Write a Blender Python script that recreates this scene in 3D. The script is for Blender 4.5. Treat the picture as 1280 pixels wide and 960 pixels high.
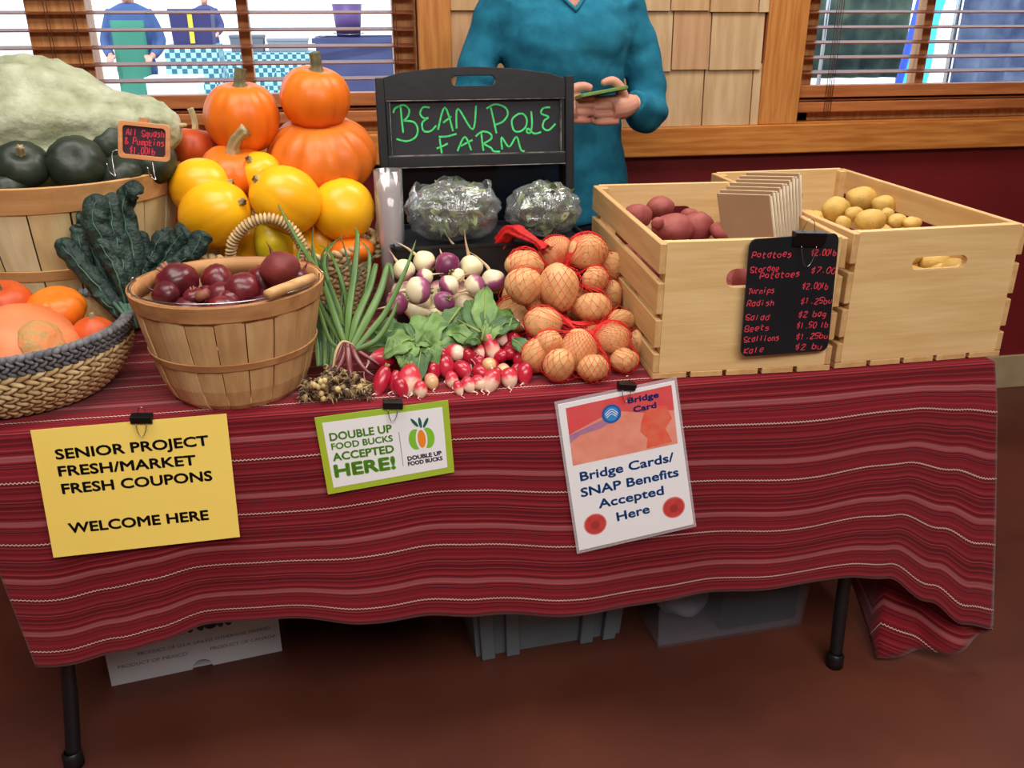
import bpy, bmesh, math, random
from mathutils import Vector, Matrix, Euler, noise
for o in list(bpy.data.objects): bpy.data.objects.remove(o)
SC = bpy.context.scene; COL = SC.collection
R = math.radians; PI = math.pi
# ---------------------------------------------------------------- camera
FPX = 1120.0; PITCH = R(22.8); YAW = R(10.3); HC = 1.39
CAM = Vector((0, 0, HC))
cFv = Vector((math.sin(YAW)*math.cos(PITCH), math.cos(YAW)*math.cos(PITCH), -math.sin(PITCH)))
cRv = Vector((math.cos(YAW), -math.sin(YAW), 0)); cUv = cRv.cross(cFv)
cd = bpy.data.cameras.new('camera'); co = bpy.data.objects.new('camera', cd); COL.objects.link(co)
cd.sensor_width = 36; cd.lens = 36*FPX/1280; cd.clip_start = .05; cd.clip_end = 300
co.location = CAM; co.rotation_euler = (PI/2-PITCH, 0, -YAW)
SC.camera = co
# ---------------------------------------------------------------- world, sun, lamps, exposure
W = bpy.data.worlds.new('world'); SC.world = W; W.use_nodes = True
W.node_tree.nodes['Background'].inputs[0].default_value = (.72, .86, 1, 1)
W.node_tree.nodes['Background'].inputs[1].default_value = 2.4
def lamp(name, kind, loc, rot, power, color=(1, 1, 1), size=None, sizey=None):
    d = bpy.data.lights.new(name, kind); d.energy = power; d.color = color
    if kind == 'AREA':
        d.shape = 'RECTANGLE'; d.size = size; d.size_y = sizey
    o = bpy.data.objects.new(name, d); COL.objects.link(o); o.location = loc; o.rotation_euler = rot
    return o
sun = lamp('sun', 'SUN', (0, -5, 8), (R(38), 0, R(-12)), 3.2, (1, .95, .88)); sun.data.angle = R(1)
lamp('ceiling_and_fill_light', 'AREA', (1.2, 1.95, 2.78), (0, 0, 0), 36, (1, .95, .88), 1.3, .7)
lamp('ceiling_and_fill_light', 'AREA', (-.5, 1.25, 2.78), (0, 0, 0), 38, (1, .95, .88), 1.6, .9)
lamp('ceiling_and_fill_light', 'AREA', (.6, -.9, 2.78), (0, 0, 0), 118, (1, .95, .90), 2.6, 1.4)  # unseen fill above the camera, added to brighten fronts facing it
vs = SC.view_settings; SC.display_settings.display_device = 'sRGB'
vs.view_transform = 'Standard'; vs.look = 'None'; vs.exposure = 0.0; vs.gamma = 1; vs.use_curve_mapping = False

# ---------------------------------------------------------------- helpers
def ray(px, py): return cFv + cRv*((px-640)/FPX) - cUv*((py-480)/FPX)
def atY(px, py, y): r = ray(px, py); return CAM + r*(y/r.y)
def atZ(px, py, z): r = ray(px, py); return CAM + r*((z-HC)/r.z)
def mpp(P): return (Vector(P)-CAM).dot(cFv)/FPX          # metres per pixel at a point
TZ = .74; YE = 1.465                                      # table height, table front edge

def lin(c): return tuple(((v/255.)/12.92 if v/255. <= .04045 else ((v/255.+.055)/1.055)**2.4) for v in c)
MATS = {}
def mat(name, rgb, rgb2=None, scale=8, rough=.6, bump=0, bscale=40, detail=4, stretch=(1, 1, 1), spec=.4, metal=0, sss=0, trans=0, coord='Object', contrast=(.35, .65), coat=0):
    if name in MATS: return MATS[name]
    m = bpy.data.materials.new(name); m.use_nodes = True; nt = m.node_tree; N = nt.nodes; L = nt.links
    b = N['Principled BSDF']; c1 = lin(rgb)+(1,)
    b.inputs['Base Color'].default_value = c1; b.inputs['Roughness'].default_value = rough
    b.inputs['Specular IOR Level'].default_value = spec; b.inputs['Metallic'].default_value = metal
    b.inputs['Transmission Weight'].default_value = trans; b.inputs['Coat Weight'].default_value = coat
    if sss:
        b.inputs['Subsurface Weight'].default_value = sss; b.inputs['Subsurface Scale'].default_value = .01
    tc = N.new('ShaderNodeTexCoord'); mp = N.new('ShaderNodeMapping'); mp.inputs['Scale'].default_value = stretch
    L.new(tc.outputs[coord], mp.inputs['Vector'])
    if rgb2:
        n = N.new('ShaderNodeTexNoise'); n.inputs['Scale'].default_value = scale; n.inputs['Detail'].default_value = detail
        r = N.new('ShaderNodeValToRGB'); r.color_ramp.elements[0].position = contrast[0]; r.color_ramp.elements[1].position = contrast[1]
        r.color_ramp.elements[0].color = c1; r.color_ramp.elements[1].color = lin(rgb2)+(1,)
        L.new(mp.outputs[0], n.inputs['Vector']); L.new(n.outputs[0], r.inputs[0]); L.new(r.outputs[0], b.inputs['Base Color'])
    if bump:
        n = N.new('ShaderNodeTexNoise'); n.inputs['Scale'].default_value = bscale; n.inputs['Detail'].default_value = 3
        bp = N.new('ShaderNodeBump'); bp.inputs['Strength'].default_value = bump; bp.inputs['Distance'].default_value = .004
        L.new(mp.outputs[0], n.inputs['Vector']); L.new(n.outputs[0], bp.inputs['Height']); L.new(bp.outputs[0], b.inputs['Normal'])
    MATS[name] = m; return m
def grad_mat(name, stops, axis='Z', lo=-1, hi=1, nscale=20, namt=.1, rough=.4, coat=0, spots=None, sss=0):
    """colour along the object's own axis between lo and hi, edge broken by noise"""
    m = bpy.data.materials.new(name); m.use_nodes = True; nt = m.node_tree; N = nt.nodes; L = nt.links
    b = N['Principled BSDF']; b.inputs['Roughness'].default_value = rough; b.inputs['Coat Weight'].default_value = coat
    if sss: b.inputs['Subsurface Weight'].default_value = sss; b.inputs['Subsurface Scale'].default_value = .006
    tc = N.new('ShaderNodeTexCoord'); sp = N.new('ShaderNodeSeparateXYZ'); L.new(tc.outputs['Generated'], sp.inputs[0])
    mr = N.new('ShaderNodeMapRange'); mr.inputs[1].default_value = lo; mr.inputs[2].default_value = hi
    L.new(sp.outputs[axis], mr.inputs[0])
    n = N.new('ShaderNodeTexNoise'); n.inputs['Scale'].default_value = nscale; L.new(tc.outputs['Object'], n.inputs['Vector'])
    ma = N.new('ShaderNodeMath'); ma.operation = 'MULTIPLY_ADD'; ma.inputs[1].default_value = namt*2; L.new(n.outputs[0], ma.inputs[0]); L.new(mr.outputs[0], ma.inputs[2])
    mb = N.new('ShaderNodeMath'); mb.operation = 'SUBTRACT'; mb.inputs[1].default_value = namt; L.new(ma.outputs[0], mb.inputs[0])
    r = N.new('ShaderNodeValToRGB'); L.new(mb.outputs[0], r.inputs[0])
    el = r.color_ramp.elements
    while len(el) < len(stops): el.new(.5)
    for e, (p, c) in zip(el, stops): e.position = p; e.color = lin(c)+(1,)
    L.new(r.outputs[0], b.inputs['Base Color'])
    return m
def mesh(name, V, F, m, parent=None, smooth=True, mats=None, fm=None, uv=None):
    me = bpy.data.meshes.new(name); me.from_pydata([tuple(v) for v in V], [], F)
    if mats:
        for q in mats: me.materials.append(q)
        me.polygons.foreach_set('material_index', fm)
    elif m: me.materials.append(m)
    if smooth: me.polygons.foreach_set('use_smooth', [True]*len(me.polygons))
    if uv:
        l = me.uv_layers.new(name='UVMap')
        for lp in me.loops: l.data[lp.index].uv = uv[lp.vertex_index]
    me.update()
    o = bpy.data.objects.new(name, me); COL.objects.link(o)
    if parent: o.parent = parent
    return o
def empty(name, loc=(0, 0, 0), rot=(0, 0, 0)):
    o = bpy.data.objects.new(name, None); COL.objects.link(o); o.location = loc; o.rotation_euler = rot; o.empty_display_size = .05
    return o
def tag(o, label=None, cat=None, group=None, kind=None):
    if label: o['label'] = label
    if cat: o['category'] = cat
    if group: o['group'] = group
    if kind: o['kind'] = kind
    return o
def structure(o): o['kind'] = 'structure'; return o
class MB:
    def __init__(s): s.V = []; s.F = []; s.fm = []
    def add(s, vf, M=None, k=0):
        V, F = vf; n = len(s.V)
        s.V += [M @ Vector(v) if M else Vector(v) for v in V]; s.F += [tuple(i+n for i in f) for f in F]; s.fm += [k]*len(F); return s
    def build(s, name, m, parent=None, smooth=True, mats=None):
        return mesh(name, s.V, s.F, m, parent, smooth, mats, s.fm if mats else None)
def box(x0, x1, y0, y1, z0, z1):
    V = [(x, y, z) for x in (x0, x1) for y in (y0, y1) for z in (z0, z1)]
    return V, [(0, 1, 3, 2), (4, 6, 7, 5), (0, 4, 5, 1), (2, 3, 7, 6), (0, 2, 6, 4), (1, 5, 7, 3)]
def bevel(o, w=.003, seg=2):
    b = o.modifiers.new('bevel', 'BEVEL'); b.width = w; b.segments = seg; b.limit_method = 'ANGLE'; return o
def ell(c, r, n=16, k=10, f=None):
    V = [(c[0], c[1], c[2]+r[2])]
    for i in range(1, k):
        a = PI*i/k
        for j in range(n):
            t = 2*PI*j/n; V.append((c[0]+r[0]*math.sin(a)*math.cos(t), c[1]+r[1]*math.sin(a)*math.sin(t), c[2]+r[2]*math.cos(a)))
    V.append((c[0], c[1], c[2]-r[2]))
    F = [(0, 1+j, 1+(j+1) % n) for j in range(n)]
    for i in range(k-2):
        for j in range(n):
            a = 1+i*n+j; b = 1+i*n+(j+1) % n; F.append((a, a+n, b+n, b))
    q = 1+(k-2)*n; F += [(len(V)-1, q+(j+1) % n, q+j) for j in range(n)]
    if f: V = [f(Vector(v)) for v in V]
    return V, F
def tube(P, rad, n=8, flat=1, cap=True, up=None):
    P = [Vector(p) for p in P]
    if not hasattr(rad, '__len__'): rad = [rad]*len(P)
    V = []; F = []; T0 = None; U = None
    for i, p in enumerate(P):
        T = (P[min(i+1, len(P)-1)]-P[max(i-1, 0)]).normalized()
        if U is None:
            a = Vector(up) if up else (Vector((0, 0, 1)) if abs(T.z) < .9 else Vector((1, 0, 0)))
            U = (a-T*a.dot(T)).normalized()
        else: U = (U-T*U.dot(T)).normalized()
        B = T.cross(U)
        for j in range(n):
            t = 2*PI*j/n; V.append(p+U*(rad[i]*flat*math.cos(t))+B*(rad[i]*math.sin(t)))
    for i in range(len(P)-1):
        for j in range(n):
            a = i*n+j; b = i*n+(j+1) % n; F.append((a, b, b+n, a+n))
    if cap: F.append(tuple(range(n))[::-1]); F.append(tuple((len(P)-1)*n+j for j in range(n)))
    return V, F
def smooth_path(P, k=5):
    P = [Vector(p) for p in P]; out = []
    for i in range(len(P)-1):
        a = P[max(i-1, 0)]; b = P[i]; c = P[i+1]; d = P[min(i+2, len(P)-1)]
        for j in range(k):
            t = j/k; out.append(.5*((2*b)+(c-a)*t+(2*a-5*b+4*c-d)*t*t+(3*b-3*c+d-a)*t**3))
    out.append(P[-1]); return out
def lathe(prof, n=32, closed=False, ox=1, oy=1):
    V = []; F = []; m = len(prof)
    for j in range(n):
        t = 2*PI*j/n
        for (r, z) in prof: V.append((r*ox*math.cos(t), r*oy*math.sin(t), z))
    for j in range(n):
        for i in range(m-1+(1 if closed else 0)):
            a = j*m+i; b = j*m+(i+1) % m; c = ((j+1) % n)*m+(i+1) % m; d = ((j+1) % n)*m+i; F.append((a, d, c, b))
    return V, F
def xf(M, vf): return [M @ Vector(v) for v in vf[0]], vf[1]
def basis(O, X, Y, Z): return Matrix(((X[0], Y[0], Z[0], O[0]), (X[1], Y[1], Z[1], O[1]), (X[2], Y[2], Z[2], O[2]), (0, 0, 0, 1)))
def align(v):  # rotation taking +Z to v
    return Vector((0, 0, 1)).rotation_difference(Vector(v).normalized())
def plate(loops, th, bev=0):
    """flat plate in local XY, first loop outer, others holes; thickness th centred"""
    cu = bpy.data.curves.new('p', 'CURVE'); cu.dimensions = '2D'; cu.fill_mode = 'BOTH'; cu.extrude = th/2-bev; cu.bevel_depth = bev; cu.offset = -bev
    for lp in loops:
        s = cu.splines.new('POLY'); s.points.add(len(lp)-1)
        for i, p in enumerate(lp): s.points[i].co = (p[0], p[1], 0, 1)
        s.use_cyclic_u = True
    o = bpy.data.objects.new('p', cu); me = bpy.data.meshes.new_from_object(o)
    V = [tuple(v.co) for v in me.vertices]; F = [tuple(p.vertices) for p in me.polygons]
    bpy.data.objects.remove(o); bpy.data.curves.remove(cu); bpy.data.meshes.remove(me); return V, F
def rrect(x0, x1, y0, y1, r, k=4):
    out = []
    for cx, cy, a0 in ((x1-r, y1-r, 0), (x0+r, y1-r, 90), (x0+r, y0+r, 180), (x1-r, y0+r, 270)):
        for i in range(k+1): a = R(a0+90*i/k); out.append((cx+r*math.cos(a), cy+r*math.sin(a)))
    return out
def text(s, x0, x1, y0, cap, bold=0, spacing=1.0):
    """flat printed text in local XY fitted between x0 and x1 with cap height cap"""
    cu = bpy.data.curves.new('t', 'FONT'); cu.body = s; cu.size = 1; cu.extrude = 0; cu.space_character = spacing; cu.resolution_u = 3
    o = bpy.data.objects.new('t', cu); me = bpy.data.meshes.new_from_object(o)
    V = [v.co.copy() for v in me.vertices]; F = [tuple(p.vertices) for p in me.polygons]
    bpy.data.objects.remove(o); bpy.data.curves.remove(cu); bpy.data.meshes.remove(me)
    a = min(v.x for v in V); b = max(v.x for v in V); sx = (x1-x0)/(b-a); sy = cap/.72
    V = [Vector((x0+(v.x-a)*sx, y0+v.y*sy, 0)) for v in V]; n = len(V); VV = []; FF = []; e = bold*cap
    offs = [(0, 0)] if not bold else [(e*math.cos(PI*k/4), e*math.sin(PI*k/4)) for k in range(8)]
    for k, (ox, oy) in enumerate(offs): VV += [v+Vector((ox, oy, 0)) for v in V]; FF += [tuple(i+n*k for i in f) for f in F]
    return VV, FF
class Frame:
    """a plane standing in the room: O origin, X right, Y up along the plane, N towards the room"""
    def __init__(s, O, X, Y): s.O = Vector(O); s.X = Vector(X).normalized(); s.N = s.X.cross(Vector(Y)).normalized(); s.Y = s.N.cross(s.X); s.M = basis(s.O, s.X, s.Y, s.N)
    def px(s, x, y):
        r = ray(x, y); P = CAM+r*((s.O-CAM).dot(s.N)/r.dot(s.N))-s.O; return P.dot(s.X), P.dot(s.Y)
def ribbon(P, w, z=0):
    """flat stroke in local XY"""
    V = []; F = []
    P = [Vector((p[0], p[1], 0)) for p in P]
    for i, p in enumerate(P):
        T = (P[min(i+1, len(P)-1)]-P[max(i-1, 0)]); T = T.normalized() if T.length > 1e-9 else Vector((1, 0, 0)); n = Vector((-T.y, T.x, 0))*w/2
        V += [p+n+Vector((0, 0, z)), p-n+Vector((0, 0, z))]
    F = [(2*i, 2*i+1, 2*i+3, 2*i+2) for i in range(len(P)-1)]
    return V, F
def nz(v, s, a, seed=0): return noise.noise(Vector(v)*s+Vector((seed*7.3, seed*3.1, seed*1.7)))*a
def copy_tree(o, parent=None):
    c = o.copy(); COL.objects.link(c)
    if parent: c.parent = parent
    for ch in list(o.children): copy_tree(ch, c)
    return c
rnd = random.Random(5)

# ---------------------------------------------------------------- common materials
def wood(name, a, b, axis='X', rough=.5, scale=5, ringy=14):
    st = {'X': (1, ringy, ringy), 'Y': (ringy, 1, ringy), 'Z': (ringy, ringy, 1)}[axis]
    return mat(name, a, b, scale=scale, rough=rough, stretch=st, bump=.12, bscale=12, detail=5)
M_trim = wood('oak_trim', (206, 136, 66), (176, 104, 46), 'X', .38)
M_trimv = wood('oak_trim_upright', (206, 140, 74), (178, 110, 52), 'Z', .38)
M_blind = wood('blind_wood', (140, 76, 40), (112, 54, 28), 'X', .45)
M_blind2 = wood('blind_wood_stack', (190, 116, 66), (162, 92, 50), 'X', .45)
M_maroon = mat('maroon_paint', (116, 26, 30), (106, 22, 26), scale=3, rough=.5, bump=.05)
M_shingle = [wood('shingle_wood_%s' % n, a, b, 'Z', .7, 4, 10) for n, a, b in (('pale', (206, 176, 136), (188, 152, 110)), ('honey', (198, 160, 116), (180, 140, 96)), ('tan', (196, 154, 114), (176, 132, 94)))]
M_floor = mat('stained_floor', (98, 52, 38), (76, 38, 30), scale=2.2, rough=.42, bump=.05, bscale=90, coord='Object', detail=9)
M_white = mat('white_paint', (206, 198, 184), rough=.8); M_wallp = mat('tan_wall_paint', (150, 132, 112), rough=.8)
M_tile = mat('beige_tile', (178, 158, 126), (164, 144, 112), scale=9, rough=.5)
M_black = mat('black_plastic', (20, 20, 22), (30, 30, 33), scale=20, rough=.42)
M_steel = mat('steel', (176, 176, 180), rough=.25, metal=1)
M_paper = mat('paper_white', (240, 240, 244), rough=.35, spec=.5)
M_ink = mat('ink_black', (24, 16, 8), rough=.6)

# ---------------------------------------------------------------- setting
YW = 2.88; SB, ST = .94, 1.033
X1a, X1b = -2.3, .236; X2a, X2b = 1.48, 3.6; WT = 2.35
structure(mesh('floor', *box(-4, 5, -3.2, YW+.15, -.1, 0), M_floor, smooth=False))
structure(mesh('ceiling', *box(-4, 5, -3.2, YW+.15, 2.8, 2.95), M_white, smooth=False))
wb = MB()
for a in ((-4, 5, YW, YW+.15, 0, ST-.0), (-4, 5, YW, YW+.15, WT, 2.8), (-4, X1a, YW, YW+.15, ST, WT), (X1b, X2a, YW, YW+.15, ST, WT), (X2b, 5, YW, YW+.15, ST, WT)): wb.add(box(*a))
wall = structure(wb.build('wall_back', M_maroon, smooth=False))
structure(mesh('wall_left', *box(-4.1, -4, -3.2, YW, 0, 2.8), M_wallp, smooth=False))
structure(mesh('wall_right', *box(5, 5.1, -3.2, YW, 0, 2.8), M_wallp, smooth=False))
structure(mesh('wall_front', *box(-4, 5, -3.3, -3.2, 0, 2.8), M_wallp, smooth=False))
# baseboard tiles
bb = structure(empty('baseboard_back', (0, YW, 0)))
x = -4
while x < 4.9:
    bevel(mesh('tile', *box(x+.001, x+.299, -.014, 0, 0, .135), M_tile, bb, False), .002); x += .3
# trim: sill board, casings, shingles
structure(bevel(mesh('trim_1', *box(-4, 5, YW-.035, YW, SB, ST), M_trim, smooth=False), .004))
structure(bevel(mesh('trim_2', *box(.236, .335, YW-.022, YW, ST, 2.45), M_trimv, smooth=False), .004))
structure(bevel(mesh('trim_3', *box(1.344, 1.48, YW-.022, YW, ST, 2.45), M_trimv, smooth=False), .004))
z = ST; row = 0
while z < 2.7:
    h = .170 if row == 0 else .174
    x = .336 - (0 if row % 2 else .07)
    while x < 1.343:
        w = rnd.uniform(.10, .19); a = max(x, .336); b = min(x+w-.004, 1.343)
        if b-a > .02:
            dz = rnd.uniform(-.003, .003)
            V, F = box(a, b, YW-.017, YW-.004, z+.002+dz if row else z+.001, z+h+.02)
            V = [(vx, (vy+.010 if (vz > z+.1 and vy < YW-.01) else vy), vz) for vx, vy, vz in V]
            mesh('shingle', V, F, rnd.choice(M_shingle), wall, False)
        x += w
    z += h; row += 1
# windows
M_win = wood('window_oak_lightened', (232, 168, 108), (206, 138, 82), 'Z', .4)  # frame oak lightened in colour, standing in for light on backlit wood
M_glass = mat('window_glass', (255, 255, 255), rough=0.0, trans=1, spec=.5); M_glass.node_tree.nodes['Principled BSDF'].inputs['IOR'].default_value = 1.05
def window(name, xa, xb, mulls, posts):
    w = structure(empty(name, (0, YW, 0)))
    f = MB()
    for a in ((xa, xb, .05, .12, ST, ST+.10), (xa, xb, .05, .12, WT-.06, WT), (xa, xa+.07, .05, .12, ST, WT), (xb-.07, xb, .05, .12, ST, WT)): f.add(box(*a))
    fr = f.build('window_frame', M_win, w, False)
    sl = mesh('window_sill', *box(xa, xb, 0.001, .05, ST-.004, ST+.004), M_trim, w, False)
    for c, ww in posts: bevel(mesh('post', *box(c-ww/2, c+ww/2, .03, .12, ST, WT), M_win, w, False), .003)
    for c in mulls: bevel(mesh('mullion', *box(c-.016, c+.016, .06, .11, ST, WT), M_win, w, False), .002)
    mesh('pane', *box(xa, xb, .084, .088, ST+.05, WT-.03), M_glass, w, False)
    return w
window('window_1', X1a, X1b, (-.27, -1.6), ((-.775, .16),))
window('window_2', X2a, X2b, (1.955, 3.0), ((2.55, .16),))
def blind(xa, xb, label, cords):
    t = empty('window_blind', ((xa+xb)/2, YW+.022, 0)); cx = (xa+xb)/2; hw = (xb-xa)/2-.008
    tag(t, label, 'blind', 'horizontal wooden blinds')
    z = 1.192
    sl = None
    while z < 2.28:
        if sl is None:
            V, F = box(-hw, hw, -.022, .022, -.0016, .0016); V = [(a, b, c+b*.15) for a, b, c in V]
            sl = mesh('slat', V, F, M_blind, t, False)
            s = sl
        else: s = sl.copy(); COL.objects.link(s)
        s.location.z = z; z += .0462
    for zz in (1.108,):       # slats lowered onto the bottom rail
        s = sl.copy(); COL.objects.link(s); s.location.z = zz
    bevel(mesh('bottom_rail', *box(-hw, hw, -.024, .024, 1.066, 1.100), M_blind2, t, False), .004)
    bevel(mesh('stacked_slats', *box(-hw, hw, -.0225, .0225, 1.114, 1.152), M_blind2, t, False), .002)
    bevel(mesh('head_rail', *box(-hw, hw, -.024, .024, 2.28, 2.34), M_blind, t, False), .004)
    for c in cords:
        for dx in (-.004, .004):
            mesh('cord', *tube([(c-cx+dx, -.026, 1.05), (c-cx+dx, -.026, 2.3)], .0011, 5), mat('cord', (120, 74, 44), rough=.8), t)
blind(X1a, X1b, 'brown wooden slatted blind across the left window', (-1.9, -.79, -.72, .17))
blind(X2a, X2b, 'brown wooden slatted blind across the right window', (1.585, 1.60, 2.5, 3.3))

# ---------------------------------------------------------------- outdoors
M_pave = mat('pavement', (196, 192, 186), (180, 176, 170), scale=.6, rough=.85)
structure(mesh('floor_outside', *box(-40, 40, YW+.15, 70, -.12, -.02), M_pave, smooth=False))
def checked(name, c1, c2, n):
    m = bpy.data.materials.new(name); m.use_nodes = True; N = m.node_tree.nodes; L = m.node_tree.links
    tc = N.new('ShaderNodeTexCoord'); ck = N.new('ShaderNodeTexChecker'); ck.inputs['Scale'].default_value = n
    ck.inputs['Color1'].default_value = lin(c1)+(1,); ck.inputs['Color2'].default_value = lin(c2)+(1,)
    mp = N.new('ShaderNodeMapping'); mp.inputs['Location'].default_value = (.013, .017, .011)
    L.new(tc.outputs['Object'], mp.inputs[0]); L.new(mp.outputs[0], ck.inputs[0]); L.new(ck.outputs[0], N['Principled BSDF'].inputs[0]); N['Principled BSDF'].inputs['Roughness'].default_value = .8
    return m
M_check = checked('blue_check', (40, 100, 120), (150, 190, 200), 15)
def outdoor_table(px0, px1, y, label, m, h=.75, d=.8):
    a = atY(px0, 60, y).x; b = atY(px1, 60, y).x
    t = empty('market_table', ((a+b)/2, y, -.02)); tag(t, label, 'table'); w = (b-a)/2
    V = []; F = []; n = 40
    for k, zz in enumerate((h, h*.5, .04)):
        for j in range(n):
            s = j/n*4; q = int(s); f = s-q
            x, yy = ((-w+2*w*f, 0), (w, d*f), (w-2*w*f, d), (-w, d-d*f))[q]
            e = 1+(.04*k*(1+.5*math.sin(j*2.3)))
            V.append((x*e, (yy-d/2)*e+d/2, zz))
    V.append((0, d/2, h+.002)); F = [(k*n+j, (k+1)*n+j, (k+1)*n+(j+1) % n, k*n+(j+1) % n) for k in range(2) for j in range(n)]+[(j, (j+1) % n, 3*n) for j in range(n)]
    mesh('table_cover', V, F, m, t, False)
    for sx in (-1, 1):
        for yy in (.1, d-.1): mesh('leg', *tube([(sx*(w-.1), yy, 0), (sx*(w-.1), yy, h-.01)], .015, 6), M_steel, t)
    return t
outdoor_table(232, 420, 15.5, 'far market table outside under a blue checked cloth', M_check)
outdoor_table(205, 272, 13.2, 'short market table with checked cloth behind the outdoor shopper', M_check, .95, .6)
M_bin = mat('bin_plastic', (66, 72, 112), (56, 62, 100), scale=3, rough=.5)
def tapered(w, d, h, k=.88, t=.03):
    V = []; F = []
    for z, s in ((0, k), (h, 1)): V += [(sx*w/2*s, sy*d/2*s, z) for sx, sy in ((-1, -1), (1, -1), (1, 1), (-1, 1))]
    V += [(sx*(w/2-t), sy*(d/2-t), h) for sx, sy in ((-1, -1), (1, -1), (1, 1), (-1, 1))]
    V += [(sx*(w/2*k-t), sy*(d/2*k-t), t) for sx, sy in ((-1, -1), (1, -1), (1, 1), (-1, 1))]
    F = [(3, 2, 1, 0)]+[(i, (i+1) % 4, 4+(i+1) % 4, 4+i) for i in range(4)]+[(4+i, 4+(i+1) % 4, 8+(i+1) % 4, 8+i) for i in range(4)]+[(8+i, 8+(i+1) % 4, 12+(i+1) % 4, 12+i) for i in range(4)]+[(12, 13, 14, 15)]
    return V, F
BH = atY(455, 47, 10.6).z+.02; p = atY(462, 100, 11); b = mesh('storage_bin', *tapered(1.15, .9, BH), M_bin, None, False); b.location = (p.x, 11, -.02); tag(b, 'large blue-grey plastic bin standing outside the left window', 'bin')
mesh('rim', *xf(Matrix.Translation((0, 0, BH-.05)), lathe([(.60, 0), (.63, 0), (.63, .05), (.60, .05)], 4, True)), M_bin, b, False).rotation_euler = (0, 0, PI/4)
b.children[0].scale = (1.35, 1.06, 1)
p = atY(435, 30, 11); q = mesh('bucket', *lathe([(0, 0), (.13, 0), (.165, .34), (.155, .34), (.12, .015), (0, .015)], 24), mat('bucket_purple', (84, 58, 110), rough=.5), None); q.location = (p.x, 11, BH-.02); tag(q, 'purple bucket standing on the blue-grey bin outside', 'bucket')
mesh('handle', *tube([(.165*math.cos(a), 0, .30-.16*math.sin(a)) for a in [PI*i/12 for i in range(13)]], .004, 6), M_steel, q).rotation_euler = (R(80), 0, 0)
q.children[0].location = (0, 0, 0)

def realize(mb, name, m, parent, voxel, smooth_it=4, disp=None, keep=None):
    o = mb.build(name, m, parent); r = o.modifiers.new('r', 'REMESH'); r.mode = 'VOXEL'; r.voxel_size = voxel
    s = o.modifiers.new('s', 'SMOOTH'); s.iterations = smooth_it; s.factor = .5
    dg = bpy.context.evaluated_depsgraph_get(); me = bpy.data.meshes.new_from_object(o.evaluated_get(dg))
    o.modifiers.clear(); o.data = me
    if disp:
        for v in me.vertices: v.co += disp(v.co, v.normal)
    if keep:
        bm = bmesh.new(); bm.from_mesh(me); dl = [f for f in bm.faces if not keep(f.calc_center_median())]
        bmesh.ops.delete(bm, geom=dl, context='FACES'); bm.to_mesh(me); bm.free()
    me.polygons.foreach_set('use_smooth', [True]*len(me.polygons)); me.update()
    return o
def loft(S, n=24):
    """closed loft of ellipses (x,y,z,rx,ry)"""
    V = []; F = []
    for (x, y, z, a, b) in S: V += [(x+a*math.cos(2*PI*j/n), y+b*math.sin(2*PI*j/n), z) for j in range(n)]
    for i in range(len(S)-1): F += [(i*n+j, i*n+(j+1) % n, (i+1)*n+(j+1) % n, (i+1)*n+j) for j in range(n)]
    F.append(tuple(range(n))[::-1]); F.append(tuple((len(S)-1)*n+j for j in range(n))); return V, F
def limb(P, r, n=14, k=4):
    Q = smooth_path(P, k); rr = []
    for i in range(len(Q)):
        t = i/k; a = min(int(t), len(P)-1); b = min(a+1, len(P)-1); rr.append(r[a]+(r[b]-r[a])*(t-a))
    return tube(Q, rr, n)
M_skin = mat('skin', (206, 150, 128), (196, 132, 112), scale=14, rough=.5, sss=.1)
M_hair = mat('grey_brown_hair', (110, 84, 62), (80, 58, 44), scale=30, stretch=(6, 6, 1), rough=.6)
def head(mb, x, y, z, f=-1):
    """head at chin-top centre z, facing -y"""
    mb.add(ell((x, y, z+.02), (.072, .092, .115), 24, 16)); mb.add(ell((x, y+f*.055, z-.055), (.045, .04, .045), 16, 10))
    mb.add(tube([(x, y+f*.09, z+.03), (x, y+f*.108, z-.005), (x, y+f*.118, z-.022)], [.008, .012, .015], 10)); mb.add(ell((x, y+f*.094, z-.055), (.024, .01, .009)))
    for s in (-1, 1):
        mb.add(ell((x+s*.073, y+.005, z+.0), (.01, .022, .03))); mb.add(ell((x+s*.03, y+f*.085, z+.035), (.022, .012, .007)))
    mb.add(tube([(x, y+.02, z-.02), (x, y+.03, z-.17)], [.052, .06], 16))
def fingers(mb, O, fwd, side, dn, lens, curl, r=.0085):
    """four bent fingers from a palm edge at O; fwd along palm, side across it"""
    fwd = Vector(fwd).normalized(); side = Vector(side).normalized(); dn = Vector(dn).normalized()
    for i, l in enumerate(lens):
        b = Vector(O)+side*(.0192*(i-1.5)); P = [b-fwd*.02]; a = 0; p = b
        P.append(p.copy())
        for s, c in ((.45, curl[0]), (.3, curl[1]), (.25, curl[2])):
            a += c; p = p+(fwd*math.cos(a)+dn*math.sin(a))*(l*s); P.append(p.copy())
        mb.add(limb(P, [r*1.15, r*1.1, r, r*.92, r*.75], 10, 3)); mb.add(ell(P[-1], (r*.75,)*3, 8, 6))

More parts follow.
